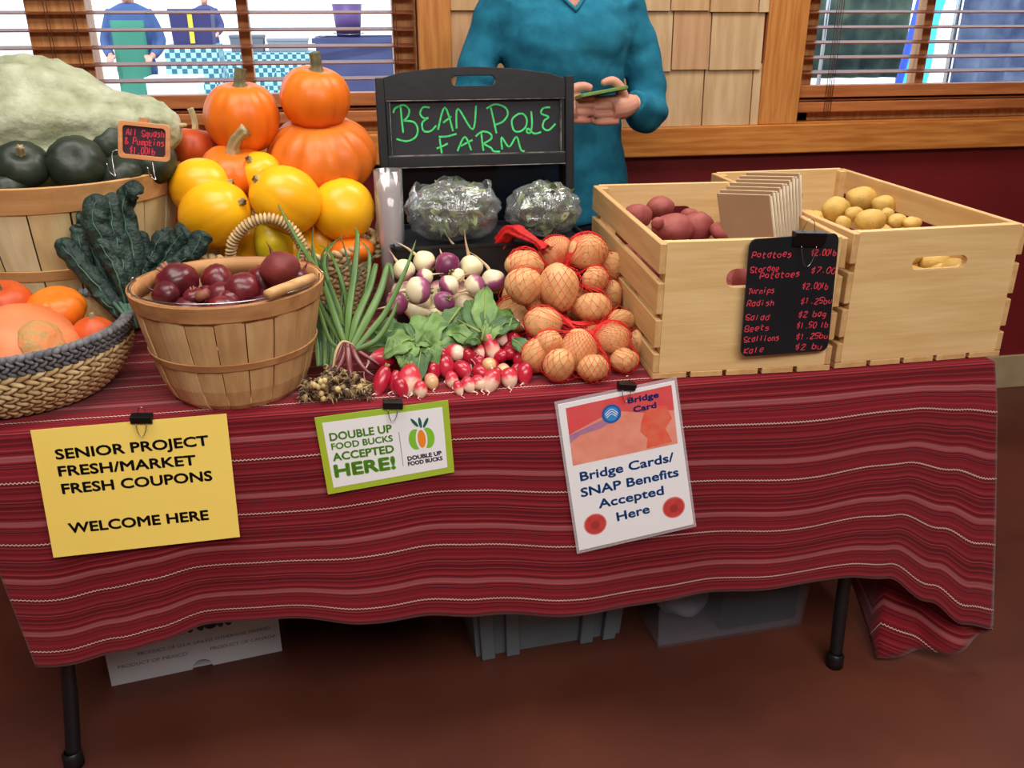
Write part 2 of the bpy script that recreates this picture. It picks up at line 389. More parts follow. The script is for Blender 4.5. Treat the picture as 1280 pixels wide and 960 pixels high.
# outdoor shopper (blue jeans, blue top, green apron panel)
def simple_person(px, y, label, top, trousers, apron=None, facing=-1):
    X = atY(px, 60, y).x; t = empty('person', (X, y, -.02)); tag(t, label, 'person')
    b = MB(); head(b, 0, 0, 1.56, facing)
    b.add(loft([(0, 0, .9, .13, .09), (0, 0, 1.3, .15, .09), (0, 0.02, 1.42, .06, .06)]))
    for s in (-1, 1):
        b.add(limb([(s*.17, 0, 1.38), (s*.24, .0, 1.12), (s*.18, -.18, .98)], [.04, .034, .026])); b.add(ell((s*.17, -.23, .98), (.04, .05, .02)))
        fingers(b, (s*.17, -.26, .98), (0, -1, 0), (1, 0, 0), (0, 0, -1), (.07, .08, .075, .06), (.4, .5, .4))
        b.add(limb([(s*.17, -.20, .985), (s*.14, -.25, .995), (s*.13, -.28, .985)], [.012, .01, .008]))
        b.add(limb([(s*.09, 0, .88), (s*.1, 0, .48), (s*.1, .02, .08)], [.06, .045, .035])); b.add(ell((s*.1, -.05, .04), (.045, .12, .04)))
    realize(b, 'body', M_skin, t, .011, 2)
    c = MB(); c.add(loft([(0, 0, .84, .19, .13), (0, 0, 1.0, .17, .12), (0, 0, 1.25, .2, .125), (0, .01, 1.4, .17, .09), (0, .02, 1.45, .07, .07)]))
    for s in (-1, 1): c.add(limb([(s*.15, 0, 1.38), (s*.25, 0, 1.12), (s*.19, -.15, .99)], [.06, .05, .042]))
    realize(c, 'shirt', top, t, .014, 3)
    j = MB(); j.add(loft([(0, 0, .78, .18, .125), (0, 0, .98, .165, .115)]))
    for s in (-1, 1): j.add(limb([(s*.09, 0, .86), (s*.1, 0, .48), (s*.1, .01, .09)], [.095, .072, .06]))
    realize(j, 'jeans', trousers, t, .014, 3)
    if apron:
        V = []; F = []
        for i in range(9):
            for k in range(10): u = -1+i/4; zz = .5+.8*k/9; V.append((u*.15, -.145-.03*math.cos(u*1.3)+nz((u, 0, zz), 3, .02), zz))
        F = [(i*10+k, (i+1)*10+k, (i+1)*10+k+1, i*10+k+1) for i in range(8) for k in range(9)]
        mesh('apron', V, F, apron, t).modifiers.new('s', 'SOLIDIFY').thickness = .004
    h = MB(); h.add(ell((0, .015, 1.60), (.082, .098, .10), 18, 12)); realize(h, 'hair', M_hair, t, .012, 2, keep=lambda c: c.z > 1.60 or c.y > .03)
    return t
simple_person(168, 9.6, 'person in blue jeans and green apron standing outside the left window', mat('blue_shirt', (60, 84, 130), rough=.9), mat('denim', (50, 72, 124), (40, 58, 106), scale=12, rough=.9), mat('green_apron', (58, 122, 104), rough=.9))
def stall_box(px0, px1, pyb, pyt, y, lab, m, cat='box', d=.4, stripe=None, z0=None):
    a = atY(px0, pyb, y); b = atY(px1, pyt, y); w = (b.x-a.x)/2; a.z = a.z if z0 is None else z0; h = b.z-a.z; t = empty('market_box', ((a.x+b.x)/2, y, a.z)); tag(t, lab, cat)
    bevel(mesh('body', *tapered(2*w, d, h, .94, .02), m, t, False), .006); bevel(mesh('lid', *box(-w-.01, w+.01, -d/2-.01, d/2+.01, h-.01, h+.03), m, t, False), .006)
    if stripe: mesh('stripe', *box(-.03, .03, -d/2-.014, -d/2+.01, .02, h), stripe, t, False)
stall_box(217, 265, 44, 14, 13.45, 'dark blue box with a yellow stripe on the short checked market table', mat('navy_box', (44, 42, 92), rough=.6), stripe=mat('yellow_stripe', (200, 180, 60), rough=.6), z0=.93)
stall_box(290, 330, 62, 46, 15.9, 'low grey tray of seedlings on the far checked market table', mat('grey_tray', (96, 100, 110), rough=.7), 'tray', z0=.732)
stall_box(336, 385, 62, 50, 15.9, 'flat pale tray at the right end of the far checked market table', mat('pale_tray', (130, 132, 140), rough=.7), 'tray', z0=.732)
stall_box(190, 250, 118, 99, 8.6, 'white bin standing outside to the right of the green apron', mat('white_board', (216, 220, 230), rough=.6), 'bin', .4, z0=-.02)
simple_person(262, 17.5, 'person in dark blue top beyond the checked market table outside', mat('navy_top', (66, 70, 116), rough=.9), mat('denim_pale', (90, 110, 160), rough=.9))
# things behind the right window
M_can = mat('grey_green_canvas', (78, 96, 84), (40, 54, 56), scale=3.5, rough=.9)
M_can2 = mat('blue_grey_canvas', (92, 104, 130), (44, 58, 92), scale=3.5, rough=.9)
def canvas(px0, px1, y, h, z0, m, label):
    a = atY(px0, 60, y).x; b = atY(px1, 60, y).x; t = empty('market_tent', ((a+b)/2, y, -.02)); tag(t, label, 'tent'); w = (b-a)/2
    V = []; n = 40
    for i in range(n+1):
        for k in range(6): V.append((-w+2*w*i/n, .05*math.sin(i*1.1)*(1-k*.12), z0+(h-z0)*k/5))
    mesh('side_panel', V, [(i*6+k, (i+1)*6+k, (i+1)*6+k+1, i*6+k+1) for i in range(n) for k in range(5)], m, t).modifiers.new('s', 'SOLIDIFY').thickness = .01
    for sx in (-1, 1):
        for yy in (0.08, 2.5): mesh('leg', *tube([(sx*w, yy, 0), (sx*w, yy, h)], .025, 8), M_steel, t)
    mesh('roof', [(-w-.1, -.1, h), (w+.1, -.1, h), (w+.1, 2.6, h), (-w-.1, 2.6, h), (0, 1.25, h+.9)], [(0, 1, 4), (1, 2, 4), (2, 3, 4), (3, 0, 4), (3, 2, 1, 0)], M_white, t, False)
    return t
canvas(925, 1132, 11.5, 2.5, .55, M_can, 'grey-green canvas tent wall seen through the left half of the right window')
canvas(1196, 1420, 8.0, 2.5, .35, M_can2, 'blue-grey canvas tent wall at the far right outside')
p0 = atY(1112, 100, 7.4); p1 = atY(1162, -10, 7.4)
t = mesh('banner_flag', *tube([(p0.x, 7.4, -.02), (p1.x, 7.4, 2.1)], .03, 8), mat('blue_pole', (50, 80, 190), rough=.4)); tag(t, 'leaning blue pole with a pale cyan flag outside the right window', 'flag')
d = (Vector((p1.x, 7.4, 2.1))-Vector((p0.x, 7.4, -.02)))
V = []
for i in range(12):
    for k in range(4): q = Vector((p0.x, 7.4, -.02))+d*(.35+.6*i/11); V.append((q.x+.03+.07*k, 7.4+.03*math.sin(i*.9+k), q.z-.02*k))
mesh('flag', V, [(i*4+k, i*4+k+1, i*4+k+5, i*4+k+4) for i in range(11) for k in range(3)], mat('cyan_flag', (70, 190, 220), rough=.8), t)
outdoor_table(1168, 1206, 14.6, 'white covered table outside the right window near its mullion', mat('white_cloth', (225, 228, 236), rough=.8))

# ---------------------------------------------------------------- table
XL, XR = -.665, 1.235
tb = empty('folding_table', ((XL+XR)/2, YE+.38, 0)); tag(tb, 'long folding table with black steel legs under the red striped cloth', 'table')
cx, cy = (XL+XR)/2, YE+.38
bevel(mesh('tabletop', *box(XL-cx+.01, XR-cx-.01, YE-cy+.012, .37, TZ-.045, TZ-.006), mat('table_plastic', (200, 198, 190), rough=.5), tb, False), .006)
for lx in (-.615, 1.02):
    for ly, s in ((YE+.02, 1), (YE+.70, -1)):
        P = smooth_path([(lx-cx, ly-cy+.06*s, TZ-.05), (lx-cx-.004, ly-cy+.05*s, .45), (lx-cx+.018, ly-cy+.045*s, .30), (lx-cx+.012, ly-cy+.03*s, .16), (lx-cx, ly-cy, .012)], 4)
        lg = mesh('leg', *tube(P, .0145, 12), mat('leg_black', (22, 24, 28), rough=.28, spec=.6), tb)
        mesh('foot_cap', *xf(Matrix.Translation((lx-cx, ly-cy, 0)), lathe([(0, 0), (.019, 0), (.019, .03), (.0145, .035)], 14)), M_black, lg)
    mesh('crossbar', *tube([(lx-cx, YE+.07-cy, .62), (lx-cx, YE+.65-cy, .62)], .011, 8), MATS['leg_black'], tb)

# tablecloth: stripes follow the weave (uv), folds are geometry
def cloth_mat():
    m = bpy.data.materials.new('striped_cloth'); m.use_nodes = True; nt = m.node_tree; N = nt.nodes; L = nt.links; b = N['Principled BSDF']
    b.inputs['Roughness'].default_value = .85; b.inputs['Sheen Weight'].default_value = .15; b.inputs['Specular IOR Level'].default_value = .2
    tc = N.new('ShaderNodeTexCoord'); sp = N.new('ShaderNodeSeparateXYZ'); L.new(tc.outputs['UV'], sp.inputs[0])
    def mth(op, a, bb=None, c=None):
        n = N.new('ShaderNodeMath'); n.operation = op
        for i, v in enumerate((a, bb, c)):
            if v is None: continue
            if isinstance(v, (int, float)): n.inputs[i].default_value = v
            else: L.new(v, n.inputs[i])
        return n.outputs[0]
    v = sp.outputs['Y']; u = sp.outputs['X']; P = .128
    fr = mth('FRACT', mth('DIVIDE', v, P))
    r = N.new('ShaderNodeValToRGB'); L.new(fr, r.inputs[0]); r.color_ramp.interpolation = 'CONSTANT'
    A = (132, 22, 36); B = (106, 13, 26); C_ = (160, 86, 90); D = (142, 38, 50); E_ = (84, 12, 22); G = (158, 56, 60)
    st = [(0, B), (.03, D), (.05, B), (.09, A), (.13, G), (.145, A), (.17, E_), (.19, A), (.22, C_), (.30, G), (.315, A), (.33, E_), (.345, D), (.36, E_), (.375, D), (.39, E_), (.41, A), (.50, D), (.52, A), (.58, B), (.66, G), (.675, B), (.71, A), (.76, E_), (.775, A), (.82, D), (.86, B), (.90, G), (.915, E_), (.935, A), (.975, E_)]
    el = r.color_ramp.elements
    while len(el) < len(st): el.new(.99)
    for e, (p, c) in zip(el, st): e.position = p; e.color = lin(c)+(1,)
    n = N.new('ShaderNodeTexNoise'); n.noise_dimensions = '1D'; n.inputs['Scale'].default_value = 160; n.inputs['Detail'].default_value = 3; L.new(v, n.inputs['W'])
    mx = N.new('ShaderNodeMix'); mx.data_type = 'RGBA'; mx.blend_type = 'MULTIPLY'; mx.inputs[0].default_value = .8
    rr = N.new('ShaderNodeValToRGB'); L.new(n.outputs[0], rr.inputs[0]); rr.color_ramp.elements[0].position = .38; rr.color_ramp.elements[1].position = .6
    rr.color_ramp.elements[0].color = (.72, .66, .68, 1); rr.color_ramp.elements[1].color = (1.0, 1.0, 1.0, 1)
    L.new(r.outputs[0], mx.inputs[6]); L.new(rr.outputs[0], mx.inputs[7])
    # white zigzag thread
    tri = mth('PINGPONG', mth('MULTIPLY', u, 300), 1.0)
    d = mth('ABSOLUTE', mth('SUBTRACT', mth('ADD', fr, mth('MULTIPLY', tri, .022)), .62))
    k = mth('LESS_THAN', d, .0085)
    m2 = N.new('ShaderNodeMix'); m2.data_type = 'RGBA'; L.new(k, m2.inputs[0]); L.new(mx.outputs[2], m2.inputs[6]); m2.inputs[7].default_value = lin((222, 190, 180))+(1,)
    L.new(m2.outputs[2], b.inputs['Base Color'])
    w = N.new('ShaderNodeTexNoise'); w.inputs['Scale'].default_value = 900; L.new(tc.outputs['UV'], w.inputs[0])
    bp = N.new('ShaderNodeBump'); bp.inputs['Strength'].default_value = .25; bp.inputs['Distance'].default_value = .001; L.new(w.outputs[0], bp.inputs['Height']); L.new(bp.outputs[0], b.inputs['Normal'])
    return m
M_cloth = cloth_mat()
HEM = [((lambda P: (P.x, P.z))(atY(px, py, 1.428))) for px, py in ((-20, 832), (30, 838), (90, 833), (150, 818), (200, 806), (260, 790), (350, 778), (450, 776), (520, 770), (600, 768), (700, 768), (800, 762), (900, 748), (1000, 732), (1060, 722), (1108, 724), (1160, 752), (1200, 776), (1240, 781))]
def hemz(x):   # hem height along the front
    K = HEM
    for (a, p), (b, q) in zip(K, K[1:]):
        if x <= b:
            t = max(0, (x-a)/(b-a)); t = t*t*(3-2*t); return p+(q-p)*t
    return K[-1][1]
V = []; UV = []; nc = 260; ntop = 12; nd = 44
cols = [XL-.005+(XR+.01-XL)*i/nc for i in range(nc+1)]
drop = .515
def fold(x, t):
    a = t**1.3
    return (.012*math.sin(x*6.1+.6)+.007*math.sin(x*14.3+1.1+t)+.004*math.sin(x*31+2*t))*a
def front(x, t, wide):   # t 0..1 down the drop
    xt = x+wide*t
    z0 = TZ+.0015; zh = hemz(xt)
    z = z0+(zh-z0)*t+.012*math.sin(x*5.2+.4)*math.sin(PI*t)+.006*math.sin(x*13)*math.sin(PI*t)
    y = YE-.006-.010*min(1, t*6)-fold(x, t)*1.0-.018*t
    return Vector((xt, y, z))
rows = ntop+nd
for i, x in enumerate(cols):
    # columns near the right end spread outwards as they hang, like the photo's flared corner
    e = max(0, (x-.95)/(XR-.95)); wide = .105*e**1.6; el = max(0, (XL+.25-x)/.25); wide += .05*el*el
    for k in range(ntop):
        s = k/ntop; V.append(Vector((x, YE+.755*(1-s), TZ+.0015+nz((x, s, 0), 9, .001)))); UV.append((x, .755*s))
    for k in range(nd+1):
        t = k/nd; V.append(front(x, t, wide)); UV.append((x+wide*t, .755+drop*t))
n1 = rows+1
F = [(i*n1+k, i*n1+k+1, (i+1)*n1+k+1, (i+1)*n1+k) for i in range(nc) for k in range(rows)]
# flared corner folding back under the table end
nb = 26; base = len(V)
E1 = [V[nc*n1+ntop+k] for k in range(nd+1)]
for i in range(1, nb+1):
    s = i/nb
    for k in range(nd+1):
        t = k/nd; a = E1[k]
        inner = Vector((1.225-.105*t, YE+.30-.29*t**.8, TZ+.0015-.728*t)); 
        q = a.lerp(inner, s); bul = math.sin(PI*s)
        q.x += bul*(.035*t+.012*math.sin(s*9)*t); q.y += .02*math.sin(s*11)*t*bul; q.z -= .02*bul*t
        if t == 0: q.z = TZ+.0015
        V.append(q); UV.append((1.33+s*.3, .755+drop*t+.16*s*t))
def idx(i, k): return nc*n1+ntop+k if i == 0 else base+(i-1)*(nd+1)+k
F += [(idx(i, k), idx(i, k+1), idx(i+1, k+1), idx(i+1, k)) for i in range(nb) for k in range(nd)]
# right end drop behind the corner
b2 = len(V); ne = 14
for i in range(1, ne+1):
    s = i/ne
    for k in range(nd+1):
        t = k/nd; a = V[idx(nb, k)]; b = Vector((1.25+.03*math.sin(s*9)*t, YE+.755, TZ+.0015-.50*t)); q = a.lerp(b, s); V.append(q); UV.append((1.73+s*.4, .755+drop*t+.1*(1-s)*t))
def id2(i, k): return idx(nb, k) if i == 0 else b2+(i-1)*(nd+1)+k
F += [(id2(i, k), id2(i, k+1), id2(i+1, k+1), id2(i+1, k)) for i in range(ne) for k in range(nd)]
cl = mesh('tablecloth', V, F, M_cloth, uv=UV); tag(cl, 'red striped woven tablecloth draped over the folding table', 'tablecloth')
sm = cl.modifiers.new('s', 'SOLIDIFY'); sm.thickness = .0016; sm.offset = -1

# ---------------------------------------------------------------- under the table
M_card = mat('white_carton', (196, 196, 204), (184, 184, 194), scale=5, rough=.7)
c = empty('carton', (-.41, 1.735, 0), (0, 0, R(8.5))); tag(c, 'white printed produce carton on the floor under the table', 'carton')
fm_ = basis((0, 0, 0), (1, 0, 0), (0, 0, 1), (0, -1, 0))
hole = [(.008+.022*math.cos(a), -.0+.022*math.sin(a)) for a in [PI-PI*i/12 for i in range(13)]]
outer = [(-.185, 0), (-.185, .28), (.185, .28), (.185, 0)]+hole[::-1]
mesh('front_panel', *xf(fm_ @ Matrix.Translation((0, 0, -.002)), plate([outer], .004)), M_card, c, False)
for a in ((-.185, -.181, .004, .3, 0, .28), (.181, .185, .004, .3, 0, .28), (-.181, .181, .296, .3, 0, .28), (-.181, .181, .004, .296, .001, .005)): mesh('side_panel', *box(*a), M_card, c, False)
ml = mat('carton_ink', (78, 80, 92), rough=.8); tm = MB(); TM = basis((0, -.0008, 0), (1, 0, 0), (0, 0, 1), (0, -1, 0))
for s, a, b, z, h, w in (('SUNUR', -.06, .08, .105, .04, .1), ('PRODUCT OF U.S.A. UNLESS OTHERWISE MARKED', -.12, .165, .068, .0085, 0), ('PRODUCT OF MEXICO', -.165, -.02, .043, .009, 0), ('PRODUCT OF CANADA', .03, .175, .043, .009, 0)): tm.add(text(s, a, b, z, h, w), TM)
tm.build('lettering', ml, c, False)
# grey tote with ribs
M_tote = mat('grey_tote', (112, 122, 130), (102, 112, 122), scale=5, rough=.5)
t = empty('storage_tote', (.382, 1.83, 0), (0, 0, R(4))); tag(t, 'grey ribbed plastic storage tote on the floor under the table', 'tote')
mesh('body', *tapered(.40, .36, .36, .88, .01), M_tote, t, False)
for xx in (-.172, -.105, .10, .165):
    V = []
    for zz, s in ((0, .87), (.33, .98)): V += [(xx*s-.016, -.18*s-.0, zz), (xx*s-.016, -.18*s-.02, zz), (xx*s+.016, -.18*s-.02, zz), (xx*s+.016, -.18*s, zz)]
    bevel(mesh('rib', V, [(0, 1, 5, 4), (1, 2, 6, 5), (2, 3, 7, 6), (0, 3, 2, 1), (4, 5, 6, 7)], M_tote, t, False), .003)
mesh('rim', *xf(Matrix.Translation((0, 0, .345)) @ Matrix.Scale(1, 4), lathe([(.24, 0), (.265, 0), (.265, .02), (.24, .02)], 4, True)), M_tote, t, False).rotation_euler = (0, 0, PI/4)
# clear bin
M_clear = mat('clear_plastic', (150, 156, 170), rough=.15, spec=.5); M_clear.node_tree.nodes['Principled BSDF'].inputs['Alpha'].default_value = .12
t = empty('clear_bin', (.818, 1.78, 0), (0, 0, R(3))); tag(t, 'clear plastic bin with dark contents on the floor beside the grey tote', 'bin')
mesh('body', *tapered(.40, .34, .26, .93, .004), M_clear, t, False)
mesh('lid', *xf(Matrix.Translation((0, 0, .26)), box(-.205, .205, -.175, .175, 0, .02)), M_clear, t, False)
k = mesh('folded_fleece', *ell((0, 0, 0), (.075, .12, .06), 24, 14, lambda v: v+Vector((nz(v, 22, .01), 0, nz(v, 30, .012)))), mat('fleece', (150, 152, 172), (110, 116, 150), scale=20, rough=.9)); k.location = (.735, 1.77, .068); tag(k, 'pale fleece folded inside the left end of the clear bin', 'fleece')
k = bevel(mesh('dark_box', *box(-.10, .10, -.135, .135, 0, .2), mat('dark_card', (14, 14, 20), (24, 22, 32), scale=30, rough=.6), None, False), .006); k.location = (.900, 1.78, .008); k.rotation_euler = (0, 0, R(3)); tag(k, 'dark box inside the right end of the clear bin', 'box')
mesh('printed_label', *box(-.03, .06, -.137, -.1355, .165, .19), M_card, k, False)
t = mesh('dark_tote', *tapered(.38, .34, .27, .9, .01), mat('dark_tote', (30, 30, 40), rough=.5), None, False); t.location = (-.055, 2.03, 0); tag(t, 'dark tote with a bright blue lid far under the table', 'tote')
bevel(mesh('lid', *box(-.2, .2, -.175, .175, .27, .29), mat('blue_lid', (20, 110, 200), rough=.4), t, False), .006)

# ---------------------------------------------------------------- wooden crates
M_crate = [wood('crate_pine_%s' % n, a, b, ax, .6, 4, 12) for n, a, b, ax in (('end', (228, 194, 140), (214, 176, 118), 'X'), ('side', (212, 174, 120), (196, 154, 100), 'Y'))]
def crate(name, O, X, w, d, h, label):
    """O front left bottom corner, X along the front"""
    X = Vector(X).normalized(); Yd = Vector((-X.y, X.x, 0)); t = empty(name); t.matrix_world = basis(O, X, Yd, (0, 0, 1)); tag(t, label, 'crate', 'pine crates on the table')
    slot = rrect(w*.36, w*.68, h*(.66 if d < .6 else .70), h*.80, h*(.068 if d < .6 else .048))
    pan = plate([rrect(.012, w-.012, .012, h, .002, 1), slot], .016)
    for k, yy in enumerate((.008, d-.008)):
        e = mesh('end_panel', *xf(basis((0, yy, 0), (1, 0, 0), (0, 0, 1), (0, -1, 0)), pan), M_crate[0], t, False)
        bevel(e, .0015, 1)
    gap = [(0.012, .052), (.062, .118), (.127, .188), (.202, h)]
    gap = [(a*h/.26, b*h/.26) if b != h else (a*h/.26, h) for a, b in gap]
    for xx in ((0, .012), (w-.012, w)):
        for a, b in gap: bevel(mesh('side_slat', *box(xx[0], xx[1], -.001, d+.001, a, b-.002), M_crate[1], t, False), .0015, 1)
        for yy in ((.016, .034), (d-.034, d-.016)):
            q = (xx[1] if xx[0] == 0 else xx[0]-.018); mesh('corner_post', *box(q, q+.018, yy[0], yy[1], .012, h-.004), M_crate[1], t, False)
    nb_ = 5; bw = w/nb_
    for i in range(nb_): bevel(mesh('bottom_slat', *box(i*bw+.004+(0 if i else -.004), (i+1)*bw-.004+(0 if i < nb_-1 else .004), -.001, d+.001, 0, .0115), M_crate[1], t, False), .001, 1)
    return t
CZ = TZ+.003
aL = atZ(815, 474, CZ); bL = atZ(1034, 463, CZ)
crL = crate('wooden_crate', (aL.x, aL.y, CZ), bL-aL, .352, .57, .262, 'pine slatted crate holding red potatoes and paper bags, left of two')
aR = atZ(1040, 461, CZ); bR = atZ(1252, 443, CZ)
crR = crate('wooden_crate', (aR.x+.004, aR.y, CZ), Vector((bR.x-aR.x, (bR.y-aR.y)*.5, 0)), .362, .66, .268, 'pine slatted crate holding yellow potatoes, right of two at the table end')

# ---------------------------------------------------------------- vegetables
def potato(c, r, seed, m, label, group, cat='potato', name='potato', n=22, k=14, lump=.12):
    s = seed*1.37
    def f(v):
        q = Vector((v.x/r[0], v.y/r[1], v.z/r[2])); d = 1+nz(q, 1.1, lump, s)+nz(q, 2.6, lump*.3, s+3)
        for e in range(5):
            w = Vector((math.sin(s*3+e*2.4), math.cos(s*5+e*1.9), math.sin(s+e*2.7))).normalized(); dd = (q.normalized()-w).length
            if dd < .22: d -= .05*(1-dd/.22)
        return Vector((v.x*d, v.y*d, v.z*d))
    o = mesh(name, *ell((0, 0, 0), r, n, k, f), m); o.location = c; tag(o, label, cat, group); return o
def potato_mat(name, a, b, spot, rough=.65):
    m = mat(name, a, b, scale=18, rough=rough, bump=.25, bscale=120, detail=6); N = m.node_tree.nodes; L = m.node_tree.links
    r = [n for n in N if n.type == 'VALTORGB'][0]; v = N.new('ShaderNodeTexVoronoi'); v.inputs['Scale'].default_value = 85
    tc = [n for n in N if n.type == 'TEX_COORD'][0]; L.new(tc.outputs['Object'], v.inputs['Vector'])
    c = N.new('ShaderNodeMath'); c.operation = 'LESS_THAN'; c.inputs[1].default_value = .11; L.new(v.outputs[0], c.inputs[0])
    mx = N.new('ShaderNodeMix'); mx.data_type = 'RGBA'; L.new(c.outputs[0], mx.inputs[0]); L.new(r.outputs[0], mx.inputs[6]); mx.inputs[7].default_value = lin(spot)+(1,)
    L.new(mx.outputs[2], N['Principled BSDF'].inputs['Base Color']); return m
M_pot = potato_mat('russet_skin', (220, 176, 122), (200, 148, 94), (140, 92, 52))
M_potr = potato_mat('red_potato_skin', (160, 84, 76), (134, 58, 56), (104, 44, 40), .6)
M_poty = potato_mat('yellow_potato_skin', (212, 176, 98), (190, 150, 72), (150, 112, 50), .6)
def ppos(px, py, y): P = atY(px, py, y); return P, mpp(P)
def clampz(P, rz, z0=TZ+.004): P = P.copy(); P.z = max(P.z, z0+rz); return P

UP = [(734, 315, 26, 22, 1.80, 'large tan potato at the top right of the upper mesh bag'), (696, 316, 23, 20, 1.83, 'reddish-shaded potato beside the red knot, top of the upper mesh bag'),
      (655, 331, 25, 18, 1.77, 'tan potato at the top left of the upper mesh bag under the netting'), (655, 357, 24, 23, 1.70, 'tan potato at the left end of the upper mesh bag'),
      (699, 360, 25, 31, 1.69, 'largest upright tan potato in the middle of the upper mesh bag'), (744, 349, 17, 16, 1.74, 'small round potato right of the largest one in the upper mesh bag'),
      (765, 333, 15, 18, 1.80, 'potato tucked at the upper right edge of the upper mesh bag'), (741, 384, 25, 18, 1.67, 'broad potato at the bottom right of the upper mesh bag'),
      (765, 369, 13, 19, 1.75, 'potato on the right side of the upper mesh bag against the crate'), (670, 381, 13, 11, 1.72, 'small potato peeking below the left potatoes of the upper mesh bag')]
LO = [(679, 404, 24, 20, 1.63, 'tan potato at the top left of the lower mesh bag'), (686, 429, 18, 17, 1.56, 'round potato below the top left one in the lower mesh bag'),
      (723, 438, 23, 26, 1.545, 'largest round potato in the middle of the lower mesh bag'), (765, 424, 24, 20, 1.57, 'lumpy potato with several eyes right of centre in the lower mesh bag'),
      (776, 400, 17, 13, 1.64, 'reddish potato at the top right of the lower mesh bag'), (795, 433, 12, 18, 1.60, 'potato at the right edge of the lower mesh bag by the crate'),
      (780, 458, 18, 16, 1.53, 'smooth potato at the bottom right of the lower mesh bag'), (741, 473, 20, 17, 1.50, 'pinkish potato lowest at the front of the lower mesh bag'),
      (698, 464, 20, 21, 1.51, 'round potato at the bottom left front of the lower mesh bag'), (669, 447, 17, 22, 1.56, 'potato at the left edge of the lower mesh bag beside the radishes'),
      (735, 411, 16, 10, 1.65, 'potato partly hidden under the red band between the two bags'), (754, 452, 12, 12, 1.58, 'small potato showing in the gap at the centre right of the lower mesh bag')]
potsets = []
for S, g in ((UP, 'potatoes in the upper mesh bag'), (LO, 'potatoes in the lower mesh bag')):
    L_ = []
    for i, (px, py, rx, ry, y, lab) in enumerate(S):
        P, s = ppos(px, py, y); r = (rx*s, (rx+ry)*.46*s, ry*s*1.02); P = clampz(P, r[2]); potato(P, r, i+len(g)+px*.1, M_pot, lab, g); L_.append((P, max(r)*.5+min(r)*.5, r))
    potsets.append(L_)
# hidden layer carrying the back bag
mb = MB()
for i, (x, y, z) in enumerate(((.40, 1.80, .785), (.48, 1.82, .785), (.33, 1.79, .785), (.36, 1.87, .80), (.46, 1.90, .80))):
    mb.add(ell((x, y, z), (.045, .045, .038), 20, 12, lambda v: v+Vector((nz(v, 30, .004, 1), nz(v, 30, .004, 2), 0)))); potsets[0].append((Vector((x, y, z)), .044, (.045, .045, .038)))
tag(mb.build('potato_heap', M_pot), 'buried tan potatoes at the bottom of the upper mesh bag', 'potatoes', kind='stuff')
# netting: threads knotted over the potatoes
M_net = mat('red_net', (216, 24, 24), rough=.5)
def netting(S, label, neck=None, grow=.003, nu=54, nv=36):
    C0 = sum((p for p, r, rr in S), Vector())/len(S)
    def rad(d):
        best = .03
        for p, r, rr in S:
            o = p-C0; rr2 = r+grow; b = o.dot(d); q = o.length_squared-rr2*rr2; disc = b*b-q
            if disc > 0: best = max(best, b+math.sqrt(disc))
        return best
    G = []
    for j in range(nv+1):
        a = PI*j/nv; G.append([rad(Vector((math.sin(a)*math.cos(2*PI*i/nu), math.sin(a)*math.sin(2*PI*i/nu), math.cos(a)))) for i in range(nu)])
    for it in range(3):   # pull taut: never inside the potatoes
        G = [[max(G[j][i], .25*(G[max(j-1, 0)][i]+G[min(j+1, nv)][i]+G[j][i-1]+G[j][(i+1) % nu])) for i in range(nu)] for j in range(nv+1)]
    V = []; F = []
    for j in range(nv+1):
        a = PI*(j+.0)/nv
        for i in range(nu):
            t = 2*PI*(i+(.5 if j % 2 else 0))/nu; q = C0+Vector((math.sin(a)*math.cos(t), math.sin(a)*math.sin(t), math.cos(a)))*G[j][i]; q.z = max(q.z, TZ+.003); V.append(q)
    for j in range(nv-1):
        for i in range(nu):
            a = j*nu; b = (j+1)*nu; c = (j+2)*nu
            if j % 2 == 0: F.append((a+i, b+(i-1) % nu, c+i, b+i))
            else: F.append((a+(i+1) % nu, b+(i) , c+(i+1) % nu, b+(i+1) % nu)) if False else F.append((a+i, b+i, c+i, b+(i+1) % nu))
    t = empty('mesh_bag', C0); tag(t, label, 'mesh bag', 'red mesh potato bags')
    o = mesh('netting', [v-C0 for v in V], F, M_net, t); w = o.modifiers.new('w', 'WIREFRAME'); w.thickness = .0011; w.use_replace = True; w.use_even_offset = False
    return t, C0
n1_, c1_ = netting(potsets[0], 'red mesh potato bag with a gathered neck, the upper and rear of two')
n2_, c2_ = netting(potsets[1], 'red mesh potato bag in front, the lower of two')
def gathered(par, C0, P, w0, w1, name, seed=0, n=16):
    """bunched netting: pleated ruffle following P"""
    Q = smooth_path(P, 6); V = []; F = []; m = 18
    for i, p in enumerate(Q):
        t = i/(len(Q)-1); w = w0+(w1-w0)*t
        for j in range(m):
            a = 2*PI*j/m; rr = w*(1+.35*math.sin(a*5+seed+t*3)); T = (Q[min(i+1, len(Q)-1)]-Q[max(0, i-1)]).normalized(); U = Vector((0, 0, 1)); U = (U-T*U.dot(T)).normalized(); B = T.cross(U)
            V.append(p+U*(rr*.6*math.sin(a))+B*(rr*math.cos(a))-C0)
    F = [(i*m+j, i*m+(j+1) % m, (i+1)*m+(j+1) % m, (i+1)*m+j) for i in range(len(Q)-1) for j in range(m)]
    return mesh(name, V, F, M_net2, par)
M_net2 = mat('bunched_red_net', (214, 30, 28), (170, 16, 20), scale=60, rough=.45, bump=.5, bscale=220, stretch=(1, 3, 1))
A = [atY(684, 312, 1.80), atY(672, 303, 1.83), atY(655, 294, 1.86), atY(640, 288, 1.90)]
gathered(n1_, c1_, [A[0], A[1]], .014, .008, 'knot'); gathered(n1_, c1_, [A[1], A[2], A[3], atY(628, 303, 1.92)], .007, .026, 'neck', 2)
